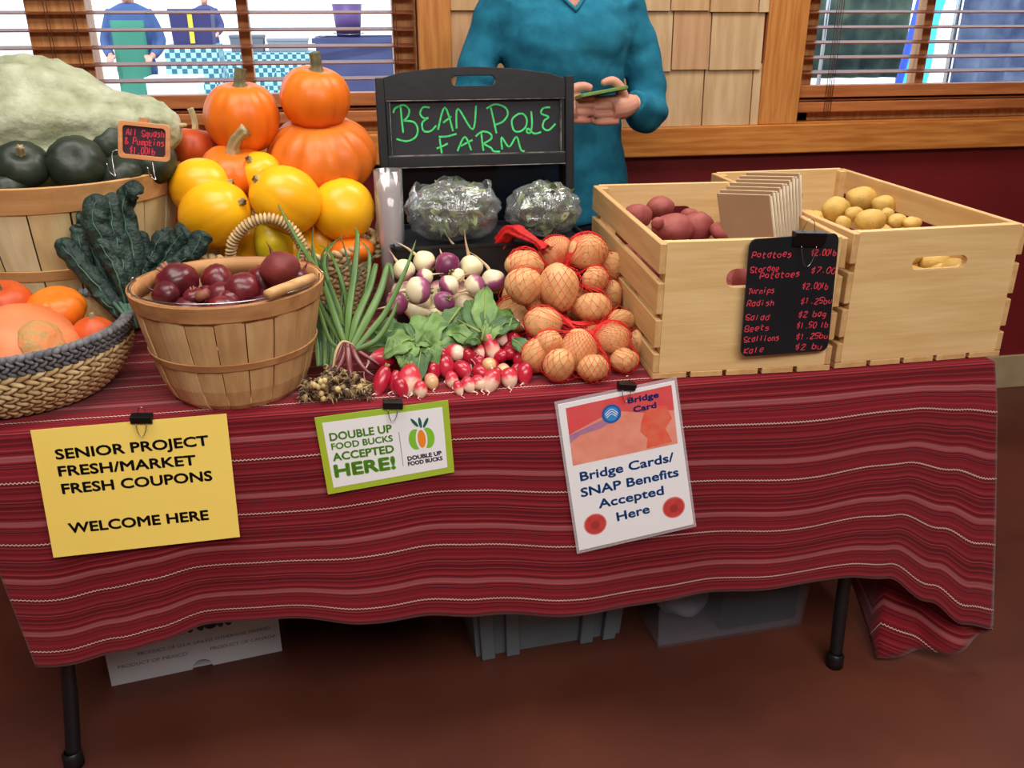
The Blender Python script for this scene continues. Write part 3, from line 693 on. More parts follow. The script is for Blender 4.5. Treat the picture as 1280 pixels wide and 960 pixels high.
A = [atY(700, 399, 1.665), atY(712, 404, 1.645), atY(728, 406, 1.64), atY(752, 403, 1.66)]
gathered(n2_, c2_, A[:2], .016, .007, 'neck', 1); gathered(n2_, c2_, A[1:], .007, .010, 'knot', 4)

# heaps that fill the crates below the potatoes one can see
def heap(name, x0, x1, y0, y1, z0, z1, r, m, label, cat, n, par=None):
    mb = MB()
    for i in range(n):
        c = (rnd.uniform(x0, x1), rnd.uniform(y0, y1), rnd.uniform(z0, z1)); e = Euler((rnd.uniform(0, 6), rnd.uniform(0, 6), rnd.uniform(0, 6)))
        mb.add(ell((0, 0, 0), (r*1.15, r, r*.9), 12, 8), Matrix.Translation(c) @ e.to_matrix().to_4x4())
    o = mb.build(name, m); tag(o, label, cat, kind='stuff'); return o
heap('potato_heap', aL.x+.06, aL.x+.29, 1.56, 1.99, TZ+.05, .915, .033, M_potr, 'heap of red potatoes filling the left crate below the top ones', 'potatoes', 90)
heap('potato_heap', aR.x+.06, aR.x+.32, 1.56, 2.07, TZ+.05, .915, .030, M_poty, 'heap of yellow potatoes filling the right crate below the top ones', 'potatoes', 120)
RP = [(797, 270, 18, 16, 'red potato at the back left of the left crate'), (826, 259, 18, 14, 'red potato at the back of the left crate near the hand hole'), (822, 279, 8, 8, 'smallest red potato between the others in the left crate'),
      (842, 286, 27, 19, 'largest red potato at the front of the left crate'), (872, 284, 22, 19, 'dark red potato right of the largest in the left crate'), (909, 289, 22, 13, 'red potato beside the kraft paper bags'), (862, 270, 12, 10, 'red potato behind the dark red one in the left crate')]
for i, (px, py, rx, ry, lab) in enumerate(RP):
    P = atZ(px, py, .985 if px < 830 else .965); s = mpp(P); potato(P, (rx*s, rx*s*.85, ry*s), i+7, M_potr, lab, 'red potatoes in the left crate')
YP = [(1045, 262, 18, 16, 'brownish yellow potato at the left of the right crate'), (1054, 280, 10, 10, 'small yellow potato at the front left corner of the right crate'), (1077, 248, 20, 14, 'yellow potato at the back of the right crate'),
      (1104, 256, 15, 12, 'bright yellow potato on top in the right crate'), (1109, 268, 9, 8, 'small knobbly yellow potato below the bright one'), (1088, 275, 20, 14, 'yellow potato at the front middle of the right crate'),
      (1122, 276, 12, 9, 'yellow potato at the right of the heap in the right crate'), (1140, 279, 12, 8, 'flat yellow potato furthest right in the right crate'), (1068, 268, 12, 10, 'yellow potato in the middle of the heap in the right crate')]
for i, (px, py, rx, ry, lab) in enumerate(YP):
    P = atZ(px, py, .965); s = mpp(P); potato(P, (rx*s, rx*s*.85, ry*s), i+27, M_poty, lab, 'yellow potatoes in the right crate', lump=.16)

# turnips and radishes: local -Z is the root
def root_veg(name, c, r, ln, d, m, seed, root=2.2, curl=.4, stemm=None, crown=True, rootm=None, thick=.16, lay=None):
    """r width radius, ln half length, d direction of the root"""
    prof = []
    for i in range(13):
        a = PI*i/12; w = max(0, math.sin(a))**.9; z = ln*math.cos(a)
        if a > PI/2: w = w*(1-.25*((a-PI/2)/(PI/2))**1.5)
        prof.append((r*w, z))
    V, F = lathe(prof[1:-1], 16); nn = len(prof)-2
    V = [Vector(v)*(1+nz(v, 40, .12, seed)) for v in V]
    F += [tuple(j*nn for j in range(16))[::-1]] if False else []
    V.append(Vector((0, 0, ln*.95))); V.append(Vector((0, 0, -ln*1.02))); a = len(V)-2; b = len(V)-1
    for j in range(16): F.append((j*nn, a, ((j+1) % 16)*nn)); F.append((j*nn+nn-1, ((j+1) % 16)*nn+nn-1, b))
    o = mesh(name, V, F, m)
    rg = random.Random(seed); P = [Vector((0, 0, -ln*.85))]; q = Vector((0, 0, -1)); kk = 7
    bend = Vector((rg.uniform(-1, 1), rg.uniform(-1, 1), 0))*curl
    for i in range(kk): q = (q+bend*.22+Vector((rg.uniform(-.12, .12), rg.uniform(-.12, .12), 0))).normalized(); P.append(P[-1]+q*(ln*root/kk))
    if lay:   # lay: world-space points relative to the centre
        qi = align(-Vector(d)).inverted(); P = [P[0]]+[qi @ Vector(v) for v in lay]; kk = len(P)-1
    mesh('root', *tube(smooth_path(P, 2), [max(.0006, r*thick*(1-i/(2*kk+1))**1.2) for i in range(2*kk+1)], 7), rootm or M_rootw, o)
    if crown:
        mb = MB()
        for i in range(5):
            a = i*1.3; mb.add(tube([(r*.12*math.cos(a), r*.12*math.sin(a), ln*.85), (r*.25*math.cos(a), r*.25*math.sin(a), ln*1.12+r*.1)], [r*.10, r*.07], 6))
        mb.build('crown', stemm or M_crown, o)
    o.location = c; o.rotation_mode = 'QUATERNION'; o.rotation_quaternion = align(-Vector(d)) ; return o
M_rootw = mat('root_pale', (236, 200, 184), (222, 160, 150), scale=40, rough=.5)
M_roott = mat('turnip_root', (222, 198, 160), (196, 160, 124), scale=40, rough=.6)
M_crown = mat('cut_stems', (150, 148, 84), (120, 110, 60), scale=30, rough=.6)
M_turn = grad_mat('turnip_purple_top', [(0, (232, 222, 184)), (.42, (230, 212, 182)), (.52, (164, 88, 124)), (1, (116, 48, 92))], 'Z', 0, 1, 60, .12, .38, .1)
M_turnw = grad_mat('turnip_white', [(0, (232, 222, 180)), (.75, (232, 222, 182)), (.9, (196, 130, 140)), (1, (150, 80, 110))], 'Z', 0, 1, 60, .12, .38, .1)
M_turnp = grad_mat('turnip_all_purple', [(0, (214, 170, 160)), (.25, (150, 72, 104)), (.6, (120, 44, 84)), (1, (98, 34, 74))], 'Z', 0, 1, 60, .14, .38, .1)
T_ = [(505, 338, 13, 15, 1.83, (-.6, .3, .8), 'w', 'white turnip at the left of the pile beside the clear tube'), (530, 327, 15, 13, 1.88, (-.7, .3, .6), 'w', 'large white turnip at the back left with root leaning left'),
      (543, 320, 9, 8, 1.93, (0, 1, .3), 'w', 'small white turnip half hidden behind the big purple one'), (559, 331, 16, 15, 1.85, (-.2, .9, .35), 'p', 'big purple turnip with its crown facing out'),
      (574, 316, 11, 11, 1.92, (-.6, .2, 1), 'p', 'dark purple turnip at the top with a long root rising left'), (589, 333, 14, 15, 1.86, (-.2, .3, 1), 'w', 'white turnip at the back right with an upright root'),
      (531, 346, 11, 10, 1.82, (.9, -.2, .3), 't', 'pinkish turnip in the middle of the pile'), (522, 363, 18, 16, 1.75, (-.8, -.2, .1), 't', 'white and purple turnip lying sideways at the front'),
      (561, 357, 14, 12, 1.78, (.8, -.1, .5), 't', 'purple and cream turnip right of centre'), (555, 377, 14, 12, 1.72, (-.2, .4, -.3), 't', 'purple turnip at the front partly under the radish leaves'),
      (496, 379, 16, 12, 1.72, (-.7, -.4, -.1), 'p', 'purple turnip at the front left corner of the pile'), (593, 357, 15, 12, 1.79, (-.7, -.3, -.2), 't', 'rosy turnip on the right behind the leaves'),
      (616, 350, 12, 17, 1.80, (-.3, .15, 1), 't', 'purple turnip at the far right with a forked root pointing up'), (572, 345, 10, 9, 1.83, (.6, -.4, -.4), 'w', 'cream turnip wedged under the dark purple one')]
tl = []
for i, (px, py, rx, ry, y, d, k, lab) in enumerate(T_):
    P, s = ppos(px, py, y); r = (rx+ry)/2*s*1.04
    o = root_veg('turnip', P, r, r*.92, d, {'w': M_turnw, 't': M_turn, 'p': M_turnp}[k], i+3, 2.6 if i in (4, 5, 12, 1) else 1.6, .25, rootm=M_roott, thick=.17); tag(o, lab, 'turnip', 'turnips in the pile'); tl.append((P, r))
heap('turnip_heap', .10, .29, 1.80, 1.95, TZ+.03, TZ+.085, .026, M_turnw, 'lower turnips buried under the pile', 'turnips', 34)

def radish_mat(name, stops): return grad_mat(name, stops, 'Z', 0, 1, 90, .08, .3, .25)
M_rad = radish_mat('radish_red', [(0, (226, 150, 150)), (.14, (198, 50, 72)), (.5, (178, 24, 50)), (1, (160, 20, 44))])
M_radw = radish_mat('radish_white_tip', [(0, (238, 214, 190)), (.36, (236, 200, 176)), (.58, (206, 60, 76)), (1, (180, 24, 48))])
M_radt = radish_mat('radish_tan', [(0, (214, 172, 120)), (.5, (216, 176, 128)), (.85, (206, 130, 110)), (1, (170, 110, 70))])
RD = [(633, 405, 11, 11, (.8, .1, .4), 'r', 'topmost round red radish by the potato bag'), (597, 412, 10, 9, (-.9, 0, .2), 'r', 'red radish at the top under the leaves'), (582, 427, 11, 11, (.8, -.5, 0), 'w', 'pink-tipped radish near the top left of the heap'),
      (569, 440, 11, 10, (.95, -.3, 0), 'w', 'radish with its root pointing right, upper left of the heap'), (556, 457, 11, 12, (.1, -.3, -1), 'r', 'big round radish at the left of the main heap'), (565, 476, 8, 10, (.2, -.2, -1), 'w', 'white-tipped radish hanging below the big round one'),
      (578, 461, 10, 10, (.5, -.4, -.6), 'r', 'round radish second from the left in the middle row'), (585, 488, 8, 10, (.3, -.2, -.9), 'w', 'white-tipped radish at the bottom, left of a pair'), (598, 486, 8, 9, (.5, -.2, -.7), 'w', 'white-tipped radish at the bottom, right of a pair'),
      (601, 466, 9, 11, (.7, -.3, -.6), 'r', 'slanted radish in the middle of the heap'), (614, 487, 10, 14, (-.5, -.2, -.9), 'w', 'plump white-bottomed radish at the front centre'), (614, 433, 9, 19, (.25, -.2, -1), 'w', 'longest white-ended radish in the upper middle'),
      (611, 455, 8, 8, (.2, -1, 0), 't', 'tan round radish in the middle of the heap'), (629, 463, 8, 9, (.1, -.8, -.5), 't', 'pinkish tan radish right of the tan one'), (636, 482, 10, 11, (.1, -.2, -1), 'w', 'radish whose long thin root trails over the cloth edge'),
      (625, 420, 8, 15, (.6, -.2, -1), 'w', 'slender white-tipped radish below the topmost round one'), (641, 423, 8, 10, (.7, 0, -.5), 'r', 'small radish right of the slender one'), (643, 438, 10, 8, (.9, -.2, .1), 'r', 'pink radish with tapering tip pointing right'),
      (654, 453, 10, 10, (0, -.3, -1), 'r', 'round red radish at the right edge of the heap'), (655, 476, 10, 13, (-.2, -.2, -1), 'r', 'long red radish at the bottom right corner'), (597, 438, 8, 11, (.3, -.3, -.9), 'w', 'radish with a looping root in the upper middle'),
      (575, 416, 9, 9, (-.5, .4, -.2), 'r', 'red radish at the top left under the leaf edge'), (585, 444, 8, 9, (.2, .2, -.9), 'r', 'red radish behind the root pointing right'), (622, 470, 7, 9, (.3, -.2, -.9), 'r', 'small red radish between the tan ones and the front row'),
      (479, 446, 16, 12, (-.9, -.1, .25), 'r', 'large red radish lying sideways by the purple garlic stems'), (477, 475, 10, 17, (-.45, -.2, -.9), 'r', 'elongated pink-red radish beside the garlic roots'), (494, 476, 7, 13, (-.2, -.1, -1), 'r', 'narrow red radish left of the pale-ended one'),
      (513, 478, 13, 18, (-.05, -.3, -1), 'w', 'largest radish with a broad yellow-white end behind the green card clip'), (501, 486, 9, 11, (.2, -.1, -1), 'r', 'dark red radish behind the binder clip of the green card'), (537, 444, 9, 16, (-.6, -.2, -.9), 'w', 'slanting radish with a pale tip left of the main heap'),
      (530, 437, 9, 9, (-.3, .3, -.5), 'r', 'round red radish tucked under the big leaf'), (553, 443, 8, 9, (.2, .2, -.8), 'r', 'red radish behind the big round one at left'), (539, 476, 8, 10, (.3, -.3, -1), 't', 'pale pink-white radish just above the green card'),
      (526, 491, 8, 10, (0, -.2, -1), 'w', 'small pale radish behind the top edge of the green card'), (541, 463, 9, 9, (0, 0, -1), 'r', 'red radish between the slanting one and the pale one'), (573, 492, 6, 9, (.3, -.1, -1), 'w', 'smallest pale radish at the bottom left of the main heap'), (645, 464, 7, 9, (-.2, -.2, -1), 'r', 'red radish half hidden at the lower right of the heap')]
for i, (px, py, rx, ry, d, k, lab) in enumerate(RD):
    y = 1.495+(492-py)*.0021; P, s = ppos(px, py, y); lr = max(rx, ry)*s; sr = min(rx, ry)*s
    P = clampz(P, sr*.9)
    P.y -= .004; d = Vector((d[0], d[1]-.35, d[2])).normalized(); ln_ = max(lr*1.15, sr*1.3); g_ = random.Random(i*7+1); w_ = P+d*ln_; q_ = Vector((d.x*.7+g_.uniform(-.35, .35), -.45, d.z*.6-.1)); pts_ = [w_.copy()]; nr = 9 if i == 14 else g_.choice((5, 6, 7)); sd = g_.choice((-1, 1))
    for k_ in range(nr):
        q_ = (q_*.75+Vector((.35*sd*math.sin(k_*1.1+i), -.18, -.32))).normalized(); w_ = w_+q_*.0072
        if w_.z < TZ+.005 and w_.y > YE-.012: w_.z = TZ+.005
        if w_.y < YE-.012 and w_.z > TZ+.001: w_.y = min(w_.y, YE-.016)
        if w_.y < YE-.02: w_.y = YE-.02
        pts_.append(w_.copy())
    o = root_veg('radish', P, sr*1.08, ln_, d, {'r': M_rad, 'w': M_radw, 't': M_radt}[k], i+60, 3.2 if i == 14 else rnd.uniform(1.3, 2.6), 1.0, thick=.19, crown=i in (24, 25, 27, 29), lay=[v-P for v in pts_]); tag(o, lab, 'radish', 'radishes at the table front')
heap('radish_heap', .19, .34, 1.57, 1.68, TZ+.015, TZ+.035, .014, M_rad, 'lower radishes buried under the heap', 'radishes', 40)

# ---------------------------------------------------------------- leafy greens
M_leaf = mat('radish_leaf', (118, 150, 84), (88, 122, 62), scale=22, rough=.5, bump=.5, bscale=70)
M_leaf2 = mat('radish_leaf_dark', (82, 116, 66), (58, 92, 50), scale=22, rough=.5, bump=.5, bscale=70)
M_stem = mat('leaf_stalk', (150, 166, 96), (120, 140, 70), scale=10, rough=.5)
def leaf(par, base, tip, w, m, seed, nrm=(0, -.6, .8), droop=.02, fr=.12, name='leaf'):
    base = Vector(base); tip = Vector(tip); D = tip-base; L_ = D.length; T = D.normalized(); Nn = Vector(nrm); Nn = (Nn-T*Nn.dot(T)).normalized(); B = T.cross(Nn); V = []; nu, nv = 10, 9
    for i in range(nu+1):
        t = i/nu; ww = w*(.15+.85*math.sin(PI*min(1, t)**.75))*(1-.25*(1-t)) if t < 1 else w*.1
        for j in range(nv):
            s = -1+2*j/(nv-1); q = base+D*t+B*(s*ww*(1+.12*math.sin(t*17+seed+s*2)))
            q += Nn*(math.sin(PI*t)*droop+abs(s)*ww*.25+w*fr*math.sin(t*11+seed*2+s*3)*abs(s)+nz((t*3, s*2, seed), 1.6, w*.35, seed)); q -= Vector((0, 0, 1))*(t*t*droop)
            q.z = max(q.z, TZ+.004); V.append(q)
    o = mesh(name, V, [(i*nv+j, i*nv+j+1, (i+1)*nv+j+1, (i+1)*nv+j) for i in range(nu) for j in range(nv-1)], m, par)
    s_ = o.modifiers.new('s', 'SOLIDIFY'); s_.thickness = .0008
    mesh('midrib', *tube([V[i*nv+nv//2]+Nn*.0015 for i in range(nu+1)], [.0018*(1-.08*i) for i in range(nu+1)], 5), M_stem, o)
    return o
RL = empty('radish_greens', atZ(520, 440, TZ+.01)); tag(RL, 'bunch of broad green radish leaves between the turnips and the radishes', 'greens')
RLi = Matrix.Translation(-RL.location)
class _Off: pass
def leaf_in(root, b, t, *a, **k):
    o = leaf(root, Vector(b)-root.location, Vector(t)-root.location, *a, **k); return o
# the leaf helper clamps on world z, so lift locals afterwards
def leafpx(root, bp, tp, y0, y1, w, m, seed, **k):
    global TZ
    b = atY(bp[0], bp[1], y0); t = atY(tp[0], tp[1], y1); z = TZ; TZ = -root.location.z+z
    o = leaf(root, b-root.location, t-root.location, w, m, seed, **k); TZ = z; return o
for i, (b, t, y0, y1, w, mm) in enumerate([((520, 440), (470, 405), 1.60, 1.68, .030, 1), ((525, 438), (505, 400), 1.60, 1.70, .034, 0), ((530, 440), (535, 388), 1.60, 1.71, .036, 0), ((535, 440), (575, 395), 1.60, 1.70, .036, 0),
      ((540, 432), (520, 425), 1.58, 1.60, .02, 0), ((545, 440), (590, 405), 1.60, 1.68, .028, 1), ((522, 440), (455, 430), 1.59, 1.63, .026, 1), ((518, 425), (478, 440), 1.60, 1.57, .024, 0), ((528, 430), (520, 476), 1.60, 1.52, .020, 1),
      ((535, 430), (545, 452), 1.60, 1.55, .020, 0), ((512, 430), (500, 452), 1.60, 1.55, .024, 0), ((550, 420), (585, 378), 1.66, 1.72, .020, 1), ((560, 415), (600, 430), 1.64, 1.60, .018, 0), ((505, 420), (462, 415), 1.64, 1.68, .026, 1),
      ((600, 425), (585, 368), 1.62, 1.72, .022, 1), ((605, 425), (606, 352), 1.62, 1.73, .024, 0), ((608, 425), (640, 382), 1.62, 1.70, .022, 0), ((610, 422), (650, 395), 1.62, 1.66, .018, 1), ((603, 428), (570, 398), 1.62, 1.68, .022, 1), ((607, 428), (622, 398), 1.61, 1.66, .020, 0), ((600, 430), (580, 420), 1.60, 1.60, .016, 1), ((640, 425), (662, 445), 1.60, 1.57, .014, 1)]):
    leafpx(RL, b, t, y0, y1, w*1.25, M_leaf2 if mm else M_leaf, i*1.9, droop=.012)
mb = MB()
for b, t, y0, y1 in (((523, 470), (530, 425), 1.53, 1.62), ((600, 415), (572, 400), 1.60, 1.66), ((602, 425), (612, 385), 1.60, 1.68), ((560, 410), (538, 450), 1.66, 1.57), ((575, 385), (560, 405), 1.7, 1.66)):
    mb.add(tube([atY(*b, y0)-RL.location, atY(*t, y1)-RL.location], [.003, .002], 6))
mb.build('stalks', M_stem, RL)

# kale bunches: long puckered leaves with rolled-back edges
M_kale = mat('dark_kale', (22, 40, 38), (42, 66, 56), scale=55, rough=.55, bump=1.0, bscale=130)
M_kaler = mat('kale_rib', (70, 104, 88), rough=.5)
def kale_leaf(root, pts, w, seed):
    P = smooth_path([atY(*p)-root.location for p in pts], 7); n = len(P); V = []; m = 11; Bp = None
    for i, p in enumerate(P):
        t = i/(n-1); T = (P[min(i+1, n-1)]-P[max(i-1, 0)]).normalized(); Fd = Vector((0, -1, .25)); Nn = (Fd-T*Fd.dot(T)).normalized(); B = T.cross(Nn)
        ww = w*.86*(.28+.72*min(1, t*3.2))*(1 if t < .85 else math.sqrt(max(.04, 1-((t-.85)/.152)**2)))
        for j in range(m):
            a = (-1+2*j/(m-1))*R(118); rr = ww*(1+.15*math.sin(t*38+seed+j))
            q = p+B*(rr*math.sin(a))+Nn*(rr*.75*math.cos(a)-ww*.3); q += Nn*nz((q*1), 90, .0075, seed)+B*nz(q, 70, .004, seed+2); V.append(q)
    o = mesh('leaf', V, [(i*m+j, i*m+j+1, (i+1)*m+j+1, (i+1)*m+j) for i in range(n-1) for j in range(m-1)], M_kale, root); o.modifiers.new('s', 'SOLIDIFY').thickness = .0012
    sb = o.modifiers.new('b', 'SUBSURF'); sb.levels = sb.render_levels = 1
    mesh('midrib', *tube([V[i*m+m//2]+Vector((0, -.001, 0)) for i in range(0, n-3)], [.0022*(1-.8*i/n) for i in range(n-3)], 6), M_kaler, o)
K1 = empty('kale_bunch', atZ(158, 400, TZ+.03)); tag(K1, 'tall bunch of dark puckered kale leaves leaning on the big bushel basket', 'kale')
for i, (pts, w) in enumerate([([(155, 392, 1.72), (125, 360, 1.74), (95, 325, 1.77), (72, 300, 1.79)], .024), ([(150, 385, 1.76), (125, 330, 1.80), (105, 290, 1.82), (105, 264, 1.83)], .017), ([(155, 385, 1.74), (140, 320, 1.76), (118, 275, 1.77), (128, 243, 1.79)], .030),
      ([(160, 385, 1.73), (155, 330, 1.76), (142, 280, 1.78), (140, 240, 1.80)], .022), ([(165, 385, 1.75), (168, 320, 1.78), (155, 265, 1.80), (162, 238, 1.80), (173, 246, 1.78)], .022), ([(160, 390, 1.71), (150, 350, 1.71), (135, 320, 1.72), (122, 298, 1.73)], .016),
      ([(165, 385, 1.77), (178, 330, 1.80), (175, 288, 1.82)], .018), ([(150, 392, 1.73), (115, 355, 1.77), (100, 300, 1.80), (95, 280, 1.81)], .018), ([(152, 398, 1.70), (140, 385, 1.70), (118, 365, 1.71)], .012)]): kale_leaf(K1, pts, w, i*3.3)
mb = MB()
for a, b in (((150, 378), (168, 408)), ((142, 378), (162, 402)), ((156, 380), (165, 412)), ((160, 380), (172, 410))): mb.add(tube([atY(*a, 1.70)-K1.location, atY(*b, 1.67)-K1.location], .0035, 7))
mb.build('stalks', M_kaler, K1)
K2 = empty('kale_bunch', atZ(190, 380, TZ+.03)); tag(K2, 'lower bunch of dark kale leaning right behind the beet basket', 'kale')
for i, (pts, w) in enumerate([([(180, 365, 1.80), (185, 335, 1.81), (195, 310, 1.82), (205, 290, 1.83)], .020), ([(185, 360, 1.82), (205, 325, 1.83), (222, 300, 1.84), (235, 286, 1.84)], .026), ([(190, 362, 1.80), (220, 335, 1.81), (245, 310, 1.82), (254, 288, 1.83)], .024),
      ([(185, 365, 1.79), (200, 345, 1.79), (222, 328, 1.80), (240, 318, 1.80)], .020), ([(180, 368, 1.79), (178, 350, 1.79), (180, 335, 1.80), (190, 322, 1.80)], .016), ([(188, 360, 1.83), (212, 310, 1.85), (205, 285, 1.86)], .016)]): kale_leaf(K2, pts, w, i*4.7+20)

# ---------------------------------------------------------------- green garlic and spring onions
M_on = mat('onion_leaf', (66, 98, 46), (90, 122, 62), scale=8, rough=.4, stretch=(1, 1, .3))
M_on2 = mat('onion_leaf_dark', (40, 66, 38), (56, 86, 48), scale=8, rough=.4)
M_pur = grad_mat('purple_stalk', [(0, (96, 26, 40)), (1, (130, 70, 70))], 'Z', 0, 1, 60, .1, .35, .2)
M_bulb = mat('muddy_bulbs', (186, 162, 118), (76, 58, 48), scale=55, rough=.85, bump=.6, bscale=120, contrast=(.42, .58))
def strap(root, pts, w, m, name='leaf', flat=.3):
    P = smooth_path([atY(*p)-root.location for p in pts], 5); n = len(P)
    return mesh(name, *tube(P, [w*.86*(.75+.25*min(1, 4*i/n))*(1-(i/(n-1))**3*.93) for i in range(n)], 8, flat, up=(0, -1, .4)), m, root)
G1 = empty('garlic_bunch', atZ(425, 505, TZ+.002)); tag(G1, 'bunch of green garlic with purple stems and muddy roots beside the radishes', 'garlic')
for i, (pts, w) in enumerate([([(432, 432, 1.56), (420, 400, 1.60), (400, 345, 1.70), (372, 300, 1.80), (345, 250, 1.88)], .0075), ([(430, 430, 1.57), (415, 385, 1.64), (398, 340, 1.73), (390, 300, 1.80)], .006), ([(434, 430, 1.57), (436, 390, 1.66), (443, 340, 1.75), (447, 295, 1.82), (443, 285, 1.84)], .0085),
      ([(438, 432, 1.56), (445, 400, 1.63), (462, 360, 1.70), (470, 330, 1.76), (468, 345, 1.74)], .009), ([(440, 434, 1.56), (458, 400, 1.60), (475, 365, 1.66), (486, 330, 1.72), (492, 350, 1.68)], .0095), ([(444, 437, 1.555), (465, 412, 1.58), (485, 385, 1.62), (508, 335, 1.68), (520, 300, 1.73)], .007),
      ([(440, 438, 1.55), (470, 425, 1.56), (490, 395, 1.59), (497, 375, 1.61)], .006), ([(432, 430, 1.58), (425, 390, 1.68), (405, 330, 1.80), (420, 300, 1.86)], .006), ([(428, 432, 1.56), (410, 400, 1.62), (385, 350, 1.70), (372, 320, 1.76), (385, 300, 1.80)], .005),
      ([(436, 430, 1.58), (432, 370, 1.72), (415, 320, 1.82), (398, 305, 1.86)], .005), ([(436, 430, 1.58), (455, 380, 1.68), (462, 320, 1.78), (450, 300, 1.82)], .006), ([(426, 436, 1.555), (412, 425, 1.57), (398, 385, 1.62), (385, 360, 1.66)], .0045)]): strap(G1, pts, w, M_on)
for i, (pts, w) in enumerate([([(438, 415, 1.62), (395, 370, 1.70), (380, 315, 1.84)], .004), ([(430, 410, 1.64), (410, 350, 1.76), (410, 300, 1.88)], .004), ([(430, 400, 1.66), (440, 350, 1.78), (425, 292, 1.90)], .004), ([(436, 400, 1.66), (425, 340, 1.80), (455, 318, 1.84)], .0035), ([(430, 400, 1.66), (400, 330, 1.82), (375, 300, 1.88)], .004), ([(436, 390, 1.68), (450, 340, 1.80), (480, 310, 1.84)], .003), ([(420, 380, 1.7), (392, 330, 1.8), (392, 280, 1.88)], .003), ([(420, 380, 1.7), (402, 320, 1.84), (437, 290, 1.88)], .003)]): strap(G1, pts, w, M_on2)
for i, (pts, w) in enumerate([([(432, 428, 1.56), (428, 450, 1.53), (415, 470, 1.51), (405, 480, 1.50)], .006), ([(434, 428, 1.555), (436, 450, 1.525), (440, 470, 1.505), (455, 478, 1.50)], .007), ([(438, 430, 1.56), (446, 448, 1.53), (456, 462, 1.51), (468, 470, 1.50)], .006), ([(430, 428, 1.57), (425, 448, 1.54), (430, 470, 1.52)], .006), ([(440, 434, 1.56), (452, 442, 1.55), (468, 452, 1.54), (474, 456, 1.53)], .005), ([(428, 430, 1.56), (418, 455, 1.53), (398, 475, 1.51)], .005)]): strap(G1, pts, w, M_pur, 'stalk', .9)
strap(G1, [(416, 462, 1.515), (420, 440, 1.525), (428, 427, 1.54), (440, 430, 1.545), (446, 436, 1.55)], .003, mat('rubber_band', (196, 170, 130), rough=.6), 'band', .6)
mb = MB(); rg = random.Random(9)
for i in range(120):   # knobbly unwashed bulbs with root hairs
    u = rg.random(); px = 378+u*86; py = 508-rg.random()**.8*(50-26*abs(u-.45)*1.6); P = atY(px, py, 1.485+rg.random()*.05); P.z = max(P.z, TZ+.008); r = rg.uniform(.003, .007)
    mb.add(ell(P-G1.location, (r, r, r*rg.uniform(.8, 1.4)), 8, 6))
    for k in range(7):
        d = Vector((rg.uniform(-1, 1), rg.uniform(-1, .3), rg.uniform(-.8, .8)))*.014; q = P+d; q.z = max(q.z, TZ+.003); mb.add(tube([P-G1.location, (P+q)/2-G1.location+Vector((0, 0, .003)), q-G1.location], [.0015, .0012, .0006], 4))
o = mb.build('roots', M_bulb, G1); o['kind'] = 'stuff'
mb = MB()
for i in range(9):
    px = rg.uniform(385, 450); py = rg.uniform(476, 500); P = atY(px, py, 1.475); P.z = max(P.z, TZ+.01); mb.add(ell(P-G1.location, (.005, .005, .006), 8, 6))
mb.build('bulb_tips', mat('pale_bulb', (208, 184, 128), rough=.6), G1)
G2 = empty('spring_onion_bunch', atZ(405, 465, TZ+.002)); tag(G2, 'dark green spring onion bunch lying between beet basket and green garlic', 'onions')
for i in range(11):
    x0 = 400+i*2.6; strap(G2, [(x0-2, 458, 1.56+.002*(i % 3)), (x0-4+i*.8, 430, 1.60), (x0-8+i*1.5, 395, 1.67), (x0-12+i*2.5, 360+(i % 4)*8, 1.74)], .0055, M_on2 if i % 3 else M_on)

